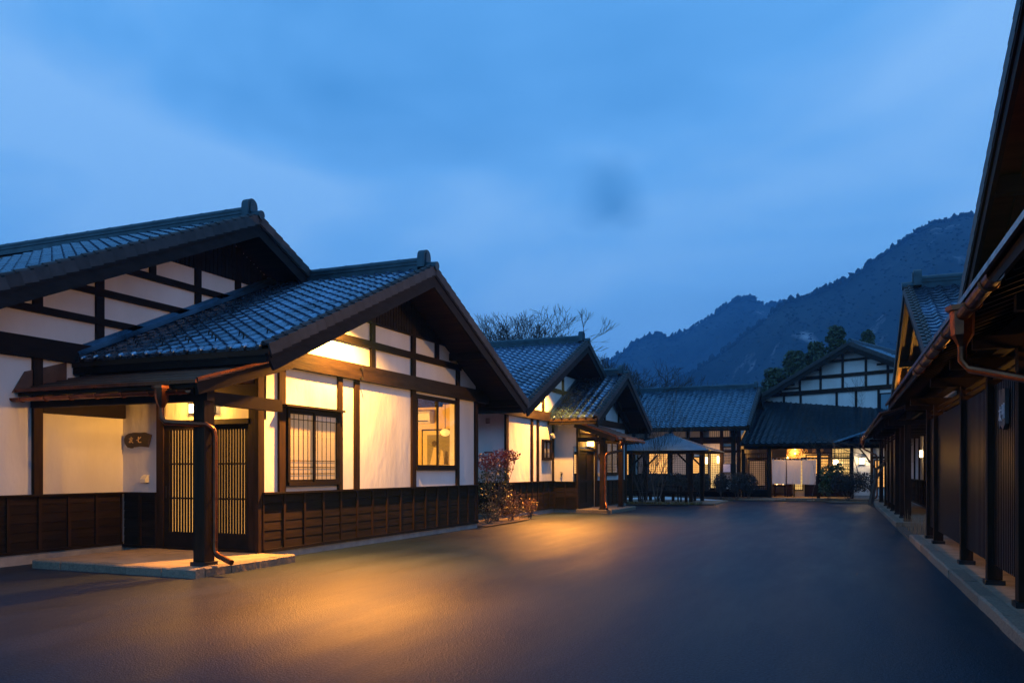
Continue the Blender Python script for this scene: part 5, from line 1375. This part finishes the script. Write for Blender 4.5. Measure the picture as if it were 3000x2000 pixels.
bare_tree('bare_tree', 'large spreading bare tree above the second house roof, left half', (-19.8, 44, 0), 10.0, 11, 0.17, 8, 0.58, 1, 0.16, kids=(2, 3), trunk_f=0.24, minr=0.009, wide=1.35)
bare_tree('bare_tree', 'large spreading bare tree above the second house roof, right half', (-17.0, 45.5, 0), 10.6, 5, 0.17, 8, 0.58, 1, 0.16, kids=(2, 3), trunk_f=0.24, minr=0.009, wide=1.35)
bare_tree('bare_tree', 'bare tree against the mountain just right of the second house gable', (-15.4, 54, 0), 9.8, 8, 0.22, 7, 0.6, 1, 0.08, kids=(2, 3), trunk_f=0.30, minr=0.013)
bare_tree('bare_tree', 'lower bare tree against the mountain above the back wing', (-13.4, 60, 0), 9.0, 21, 0.2, 7, 0.65, 1, 0.05, kids=(2, 3), trunk_f=0.30, minr=0.013)
bare_tree('young_tree', 'slim multi stemmed bare tree with a pale trunk in front of the gazebo', (-7.5, 33.6, 0.02), 4.6, 3, 0.055, 5, 0.32, 3, 0.6, 'bark', (2, 3), 0.36)
bare_tree('young_tree', 'darker multi stemmed bare tree standing left of the pale one by the gazebo', (-8.15, 33.9, 0.02), 4.2, 9, 0.06, 5, 0.35, 3, 0.6, 'barkdark', (2, 3), 0.36)
bare_tree('young_tree', 'thin bare sapling in the soil strip before the wing', (-5.8, 39.7, 0.03), 2.6, 31, 0.018, 4, 0.4, 1, 0.5, 'bark', (2, 2), 0.34, minr=0.003)
bare_tree('young_tree', 'thin bare sapling beside the right edge of the cloth curtain', (-1.75, 39.9, 0.03), 3.2, 33, 0.018, 4, 0.3, 1, 0.5, 'bark', (2, 2), 0.4, minr=0.003)
bare_tree('bare_tree', 'spreading bare maple at the end of the right hand row', (0.65, 35.6, 0.02), 5.0, 17, 0.13, 6, 0.62, 1, 0.25, 'bark', (2, 3), 0.32, minr=0.004)

def leaf_cloud(mb, c, rad, n, size, q, shell=0.0, flat=0.0):
    for _ in range(n):
        while True:
            p = Vector((q.uniform(-1, 1), q.uniform(-1, 1), q.uniform(-1, 1)))
            if p.length <= 1 and p.length >= shell: break
        p = Vector((c[0]+p.x*rad[0], c[1]+p.y*rad[1], c[2]+p.z*rad[2]))
        a = Vector((q.uniform(-1, 1), q.uniform(-1, 1), q.uniform(-1, 1)*(1-flat))).normalized(); b = a.orthogonal().normalized()
        b = (Matrix.Rotation(q.uniform(0, 6.28), 3, a) @ b); s = size*q.uniform(0.6, 1.4)
        mb.add([p-a*s, p+b*s*0.42, p+a*s, p-b*s*0.42], [(0,1,2,3)])
def shrub(name, label, base, clouds, m, leaf, stems, seed, stem_m='bark', group=None, cat='shrub', sr=0.012):
    q = random.Random(seed)
    T = thing(name, label, cat, base, group=group)
    st = MB()
    for k in range(stems):
        c, rad = clouds[k % len(clouds)][:2]
        a = Vector(base)+Vector((q.uniform(-.08, .08), q.uniform(-.08, .08), -0.01)); b = Vector(base)+Vector(c)+Vector((q.uniform(-.6, .6)*rad[0], q.uniform(-.6, .6)*rad[1], q.uniform(-.3, .6)*rad[2]))
        mid = (a+b)/2+Vector((q.uniform(-.06, .06), q.uniform(-.06, .06), 0.05)); st.tube([a, mid, b], [sr, sr*0.75, sr*0.4], 4, False)
    part(T, 'stems', st, stem_m)
    byM = {}
    for cl in clouds:
        c, rad, n = cl[:3]; mm = cl[3] if len(cl) > 3 else m
        leaf_cloud(byM.setdefault(mm, MB()), Vector(base)+Vector(c), rad, n, leaf, q, cl[4] if len(cl) > 4 else 0.0)
    for mm, mb in byM.items(): part(T, 'foliage', mb, mm)['kind'] = 'stuff'
    return T
shrub('nandina_shrub', 'tall shrub with a red leafy top beside the nearest house corner', (-8.95, 20.4, 0.02),
      [((0.12, 0.1, 1.72), (0.42, 0.36, 0.26), 620, 'leafred'), ((-0.22, -0.2, 1.62), (0.36, 0.34, 0.26), 420, 'leafred'), ((0.30, 0.30, 1.80), (0.26, 0.26, 0.15), 240, 'leafred'), ((0.1, 0.0, 1.45), (0.40, 0.4, 0.2), 260, 'leaforange'), ((-0.05, 0.0, 1.2), (0.38, 0.38, 0.32), 240, 'leafgreen'),
       ((0.1, 0.0, 0.85), (0.42, 0.38, 0.4), 300, 'leafolive'), ((0.3, 0.3, 0.6), (0.32, 0.32, 0.3), 240, 'leaforange'), ((-0.25, -0.3, 1.0), (0.26, 0.28, 0.4), 280, 'leafgreen'), ((0.0, 0.2, 0.4), (0.35, 0.4, 0.3), 260, 'leafolive')], 'leafred', 0.034, 26, 1)
shrub('low_shrub', 'rusty low shrub at the foot of the tall red topped one', (-8.75, 20.9, 0.02), [((0, 0, 0.3), (0.3, 0.32, 0.28), 520, 'leaforange'), ((0.1, 0.3, 0.22), (0.25, 0.25, 0.2), 240, 'leafolive')], 'leaforange', 0.022, 10, 2)
shrub('low_shrub', 'olive low shrub tucked against the nearest house corner', (-8.75, 19.4, 0.02), [((0, 0, 0.3), (0.3, 0.42, 0.3), 620, 'leafolive'), ((0.05, 0.45, 0.25), (0.22, 0.3, 0.2), 240, 'leaforange')], 'leafolive', 0.022, 10, 4)
shrub('low_shrub', 'small round orange shrub alone at the bed edge', (-8.72, 22.3, 0.02), [((0, 0, 0.36), (0.24, 0.24, 0.24), 520, 'leaforange')], 'leaforange', 0.024, 14, 5, sr=0.008)
for k, (x, y, rx, rz, lab) in enumerate(((-9.0, 39.4, 0.55, 0.5, 'leftmost clipped twiggy bush before the wing windows'), (-7.9, 39.5, 0.6, 0.52, 'broad clipped twiggy bush behind the gazebo posts'), (-6.75, 39.7, 0.5, 0.5, 'clipped twiggy bush right of the gazebo'),
                                         (-5.85, 40.0, 0.36, 0.5, 'small clipped twiggy bush below the lit display case'), (-5.05, 39.85, 0.5, 0.52, 'large clipped twiggy bush at the foot of the pillar'), (-4.55, 40.0, 0.42, 0.5, 'clipped twiggy bush left of the cloth curtain'))):
    shrub('clipped_bush', lab, (x, y, 0.03), [((0, 0, 0.78), (rx, 0.42, rz), 1500, 'twig', 0.55), ((0, 0, 0.78), (rx*0.8, 0.35, rz*0.8), 300, 'twig')], 'twig', 0.045, 8, 50+k, group='clipped bushes along the back')
shrub('clipped_hedge', 'wide clipped twiggy hedge under the square wall lamp', (-0.2, 39.9, 0.03), [((-0.45+0.3*k, 0, 0.85), (0.36, 0.38, 0.48), 700, 'twig', 0.4) for k in range(5)], 'twig', 0.045, 12, 60, cat='hedge')
shrub('leafy_shrub', 'dark glossy evergreen shrub right of the cloth curtain', (-1.05, 40.2, 0.1), [((0, 0, 1.05), (0.42, 0.3, 0.55), 420), ((0.35, 0, 1.35), (0.35, 0.25, 0.3), 220), ((-0.1, 0, 0.5), (0.35, 0.3, 0.35), 220)], 'leafgreen', 0.075, 8, 61)
def ground_cover():
    mb = MB(); q = random.Random(8)
    for _ in range(420):
        x = q.uniform(-9.2, -5.7); y = 32.85+max(0, (x+7.2)*0.28)+q.uniform(0, 0.75)
        leaf_cloud(mb, (x, y, 0.07), (0.05, 0.05, 0.05), 3, 0.045, q)
    single('ground_cover', mb, 'leafolive', 'low leafy ground cover along the gazebo bed', None, 'stuff')
    mb = MB()
    for _ in range(260):
        x = q.uniform(1.5, 2.5); y = q.uniform(18.6, 22.2)
        p = Vector((x, y, 0.02)); mb.tube([p, p+Vector((q.uniform(-.06, .06), q.uniform(-.06, .06), q.uniform(0.15, 0.45)))], [0.006, 0.002], 3, False)
    single('dry_stalks', mb, 'drygrass', 'dry stalks in the bed between the slatted houses', None, 'stuff', frame=FR)
    mb = MB()
    for _ in range(500):
        x = q.uniform(-12, 2.6); y = q.uniform(39.2, 40.2)
        leaf_cloud(mb, (x, y, 0.05), (0.05, 0.05, 0.02), 2, 0.04, q)
    single('leaf_litter', mb, 'leaforange', 'brown leaf litter in the soil strip at the back', None, 'stuff')
ground_cover()
shrub('dry_shrub', 'wispy dry shrub at the corner of the farther paved strip', (1.9, 22.0, 0.03), [((0, 0, 0.5), (0.2, 0.2, 0.4), 160, 'twig')], 'twig', 0.03, 18, 77)

def evergreen(label, base, h, r, seed):
    q = random.Random(seed)
    T = thing('evergreen_tree', label, 'tree', base, group='evergreens behind the entrance hall')
    part(T, 'trunk', MB().tube([Vector(base), Vector(base)+Vector((0.1, 0, h*0.5)), Vector(base)+Vector((0, 0, h*0.95))], [0.28, 0.18, 0.04], 7), 'barkdark', 60)
    mb = MB(); n = 110
    for k in range(n):
        f = 0.22+0.78*(k/n)**0.9; rr = r*(1.02-f)**0.85*q.uniform(0.55, 1.05)
        a = q.uniform(0, 6.28); c = Vector(base)+Vector((rr*0.7*math.cos(a), rr*0.7*math.sin(a), h*f))
        leaf_cloud(mb, c, (0.32*r*(1.15-f*0.6), 0.32*r*(1.15-f*0.6), 0.30), 70, 0.16, q)
    part(T, 'crown', mb, 'evergreen')['kind'] = 'stuff'
for k, (x, y, h, r, lab) in enumerate(((-5.6, 65, 9.0, 3.4, 'leftmost dark evergreen behind the entrance hall'), (-4.1, 65.4, 10.3, 3.4, 'second dark evergreen from the left behind the entrance hall'), (-2.6, 66.2, 11.0, 3.3, 'third dark evergreen from the left behind the entrance hall'), (-1.2, 66.8, 12.2, 3.2, 'tallest dark evergreen behind the entrance hall gable'), (1.0, 67.4, 11.8, 2.2, 'slim evergreen tip just left of the entrance hall apex'))):
    evergreen(lab, (x, y, 0), h, r, 100+k)
for k, (x, y, h, lab) in enumerate(((12.5, 80, 15.5, 'tall faint bare tree left of the right hand gable'), (14.8, 84, 17, 'tall faint bare tree nearest the right hand gable'))):
    bare_tree('bare_tree', lab, (x, y, 0), h, 130+k, 0.2, 6, 0.35, 1, 0.5, kids=(2, 3), trunk_f=0.34, minr=0.015)

# ------------------------------------------------------------------ mountains (bearing and elevation tangents from the yard, with their distances)
def mountain_mat():
    m = bpy.data.materials.new('winter_forest_slope'); m.use_nodes = True
    nt = m.node_tree; N = nt.nodes; L = nt.links; b = N['Principled BSDF']; b.inputs['Roughness'].default_value = 0.95; b.inputs['Specular IOR Level'].default_value = 0.1
    tc = N.new('ShaderNodeTexCoord'); n = N.new('ShaderNodeTexNoise'); n.inputs['Scale'].default_value = 0.03; n.inputs['Detail'].default_value = 9; L.new(tc.outputs['Object'], n.inputs['Vector'])
    r = N.new('ShaderNodeValToRGB'); L.new(n.outputs[0], r.inputs[0])
    r.color_ramp.elements[0].position = 0.35; r.color_ramp.elements[0].color = (0.008, 0.016, 0.014, 1); r.color_ramp.elements[1].position = 0.65; r.color_ramp.elements[1].color = (0.022, 0.032, 0.028, 1)
    mp = N.new('ShaderNodeMapping'); mp.inputs['Scale'].default_value = (1, 1, 0.35); L.new(tc.outputs['Object'], mp.inputs[0])
    s = N.new('ShaderNodeTexNoise'); s.inputs['Scale'].default_value = 0.022; s.inputs['Detail'].default_value = 7; s.inputs['Roughness'].default_value = 0.62; L.new(mp.outputs[0], s.inputs['Vector'])
    sr = N.new('ShaderNodeValToRGB'); L.new(s.outputs[0], sr.inputs[0]); sr.color_ramp.elements[0].position = 0.62; sr.color_ramp.elements[1].position = 0.72
    mx = N.new('ShaderNodeMix'); mx.data_type = 'RGBA'; L.new(sr.outputs[0], mx.inputs[0]); L.new(r.outputs[0], mx.inputs[6]); mx.inputs[7].default_value = (0.34, 0.34, 0.36, 1)
    L.new(mx.outputs[2], b.inputs['Base Color'])
    return m
MT['mountain'] = mountain_mat()
MT['forest'] = mat('forest_trees', (0.006, 0.012, 0.010), (0.020, 0.026, 0.022), 0.95, scale=0.12, spec=0.1)
TH = R(22.62); SN, CN = math.sin(TH), math.cos(TH)
def mountain(label, prof, D, seed, ntree, run_k=1.7, snow=False):
    P = []
    for t, e in prof:
        lat, d = t*D, D
        P.append(Vector((lat*CN-d*SN, lat*SN+d*CN, 1.4+e*D)))
    N = 260; crest = []
    for i in range(N+1):
        f = i/N*(len(P)-1); k = min(int(f), len(P)-2); g = f-k
        p = P[k].lerp(P[k+1], g)
        p.z += 3.0*noise.noise(Vector((p.x*0.03, p.y*0.03, seed)))+1.4*noise.noise(Vector((p.x*0.1, p.y*0.1, seed)))
        crest.append(p)
    mb = MB(); V = []; rows = 44; back = 4
    for j in range(-back, rows+1):
        for p in crest:
            dirc = Vector((-p.x, -p.y, 0)).normalized()
            if j < 0:
                q = p-dirc*(-j*25)+Vector((0, 0, j*12))
            else:
                t = j/rows
                q = p+dirc*(p.z*run_k*t); q.z = p.z*(1-t)**0.92-2*t
                amp = math.sin(min(1, t*2.2)*math.pi/2)*(1-t*0.75)
                w = Vector((q.x*0.011, q.y*0.011, seed+t*0.6))
                n1 = noise.fractal(w, 0.9, 2.0, 5)
                ridge = abs(noise.noise(Vector((q.x*0.009+seed, q.y*0.009, 3.3))))
                q += dirc*(n1*30-ridge*95+22)*amp
            V.append(q)
    n = N+1
    mb.add(V, [(j*n+i, (j+1)*n+i, (j+1)*n+i+1, j*n+i+1) for j in range(rows+back) for i in range(N)])
    me = mb.mesh('mountain', 'mountain'); me.shade_smooth()
    o = link(bpy.data.objects.new('mountain', me)); o['kind'] = 'structure'; o['label'] = label
    # trees
    q = random.Random(seed); F = MB()
    ico = [Vector(v) for v in ((0, 0, 1), (0.9, 0, 0.45), (0.28, 0.86, 0.5), (-0.72, 0.53, 0.4), (-0.72, -0.53, 0.55), (0.28, -0.86, 0.4), (0.55, 0.3, -0.2), (-0.3, 0.6, -0.25), (-0.6, -0.2, -0.2), (0.2, -0.65, -0.2))]
    icf = [(0,1,2),(0,2,3),(0,3,4),(0,4,5),(0,5,1),(1,6,2),(2,7,3),(2,6,7),(3,8,4),(3,7,8),(4,9,5),(4,8,9),(5,9,1),(1,9,6)]
    crest_n = int(ntree*0.5)
    clump = [q.uniform(0, N-1) for _ in range(60)]
    for k in range(ntree):
        top = k < crest_n
        if top:
            f = min(N-1.001, max(0, q.gauss(q.choice(clump), 2.2) if q.random() < 0.6 else q.uniform(0, N-1))); i = int(f)
            a = V[back*n+i].lerp(V[back*n+i+1], f-i).lerp(V[(back+1)*n+i], q.random()*0.5)
            h = q.uniform(2.0, 5.0)*(1.7 if q.random() < 0.12 else 1)*D/800; w = h*q.uniform(0.14, 0.5)
        else:
            i = q.randrange(N); j = back+1+int((rows-3)*q.random())
            a = V[j*n+i].lerp(V[j*n+i+1], q.random()).lerp(V[(j+1)*n+i], q.random())
            h = q.uniform(0.8, 2.2)*D/800; w = h*q.uniform(0.5, 1.1)
        F.add([a+Vector((v.x*w*q.uniform(0.5, 1.5), v.y*w*q.uniform(0.5, 1.5), h*(v.z*0.6+0.3)*q.uniform(0.75, 1.2))) for v in ico], icf)
    s = link(bpy.data.objects.new('forest', F.mesh('forest', 'forest'))); s['kind'] = 'stuff'; s['label'] = 'winter woodland covering the '+label.split(' ', 1)[1]
mountain('nearer mountain rising to the right behind the houses',
         [(0.85, 0.335), (0.75, 0.332), (0.625, 0.325), (0.563, 0.311), (0.542, 0.3075), (0.517, 0.301), (0.492, 0.2867), (0.458, 0.264), (0.433, 0.249), (0.408, 0.230), (0.392, 0.222), (0.375, 0.2158), (0.35, 0.210), (0.333, 0.203), (0.304, 0.178), (0.271, 0.153), (0.229, 0.124), (0.1875, 0.103), (0.125, 0.08), (0.02, 0.05), (-0.1, 0.03)], 620, 2, 4200)
mountain('farther mountain with pale gullies in the middle distance',
         [(0.5, 0.24), (0.4, 0.215), (0.3458, 0.2033), (0.325, 0.199), (0.296, 0.2033), (0.283, 0.2075), (0.271, 0.204), (0.254, 0.193), (0.233, 0.180), (0.208, 0.1637), (0.1917, 0.1575), (0.179, 0.161), (0.1625, 0.1596), (0.148, 0.1525), (0.1375, 0.141), (0.108, 0.126), (0.04, 0.107), (-0.08, 0.082), (-0.3, 0.06), (-0.6, 0.05), (-1.0, 0.04)], 980, 5, 3600)

# ------------------------------------------------------------------ air
def haze():
    mb = MB().box(-1700, 1700, -60, 1900, -1.5, 250)
    m = bpy.data.materials.new('evening_haze'); m.use_nodes = True
    nt = m.node_tree; N = nt.nodes; L = nt.links; N.clear()
    o = N.new('ShaderNodeOutputMaterial'); v = N.new('ShaderNodeVolumePrincipled')
    v.inputs['Color'].default_value = (0.22, 0.56, 1.0, 1); v.inputs['Density'].default_value = 0.00056; v.inputs['Anisotropy'].default_value = 0.1
    L.new(v.outputs[0], o.inputs['Volume'])
    h = single('haze', mb, m, None, None, 'stuff', base=(0, 0, 0)); h['label'] = 'thin blue evening haze filling the valley'
haze()
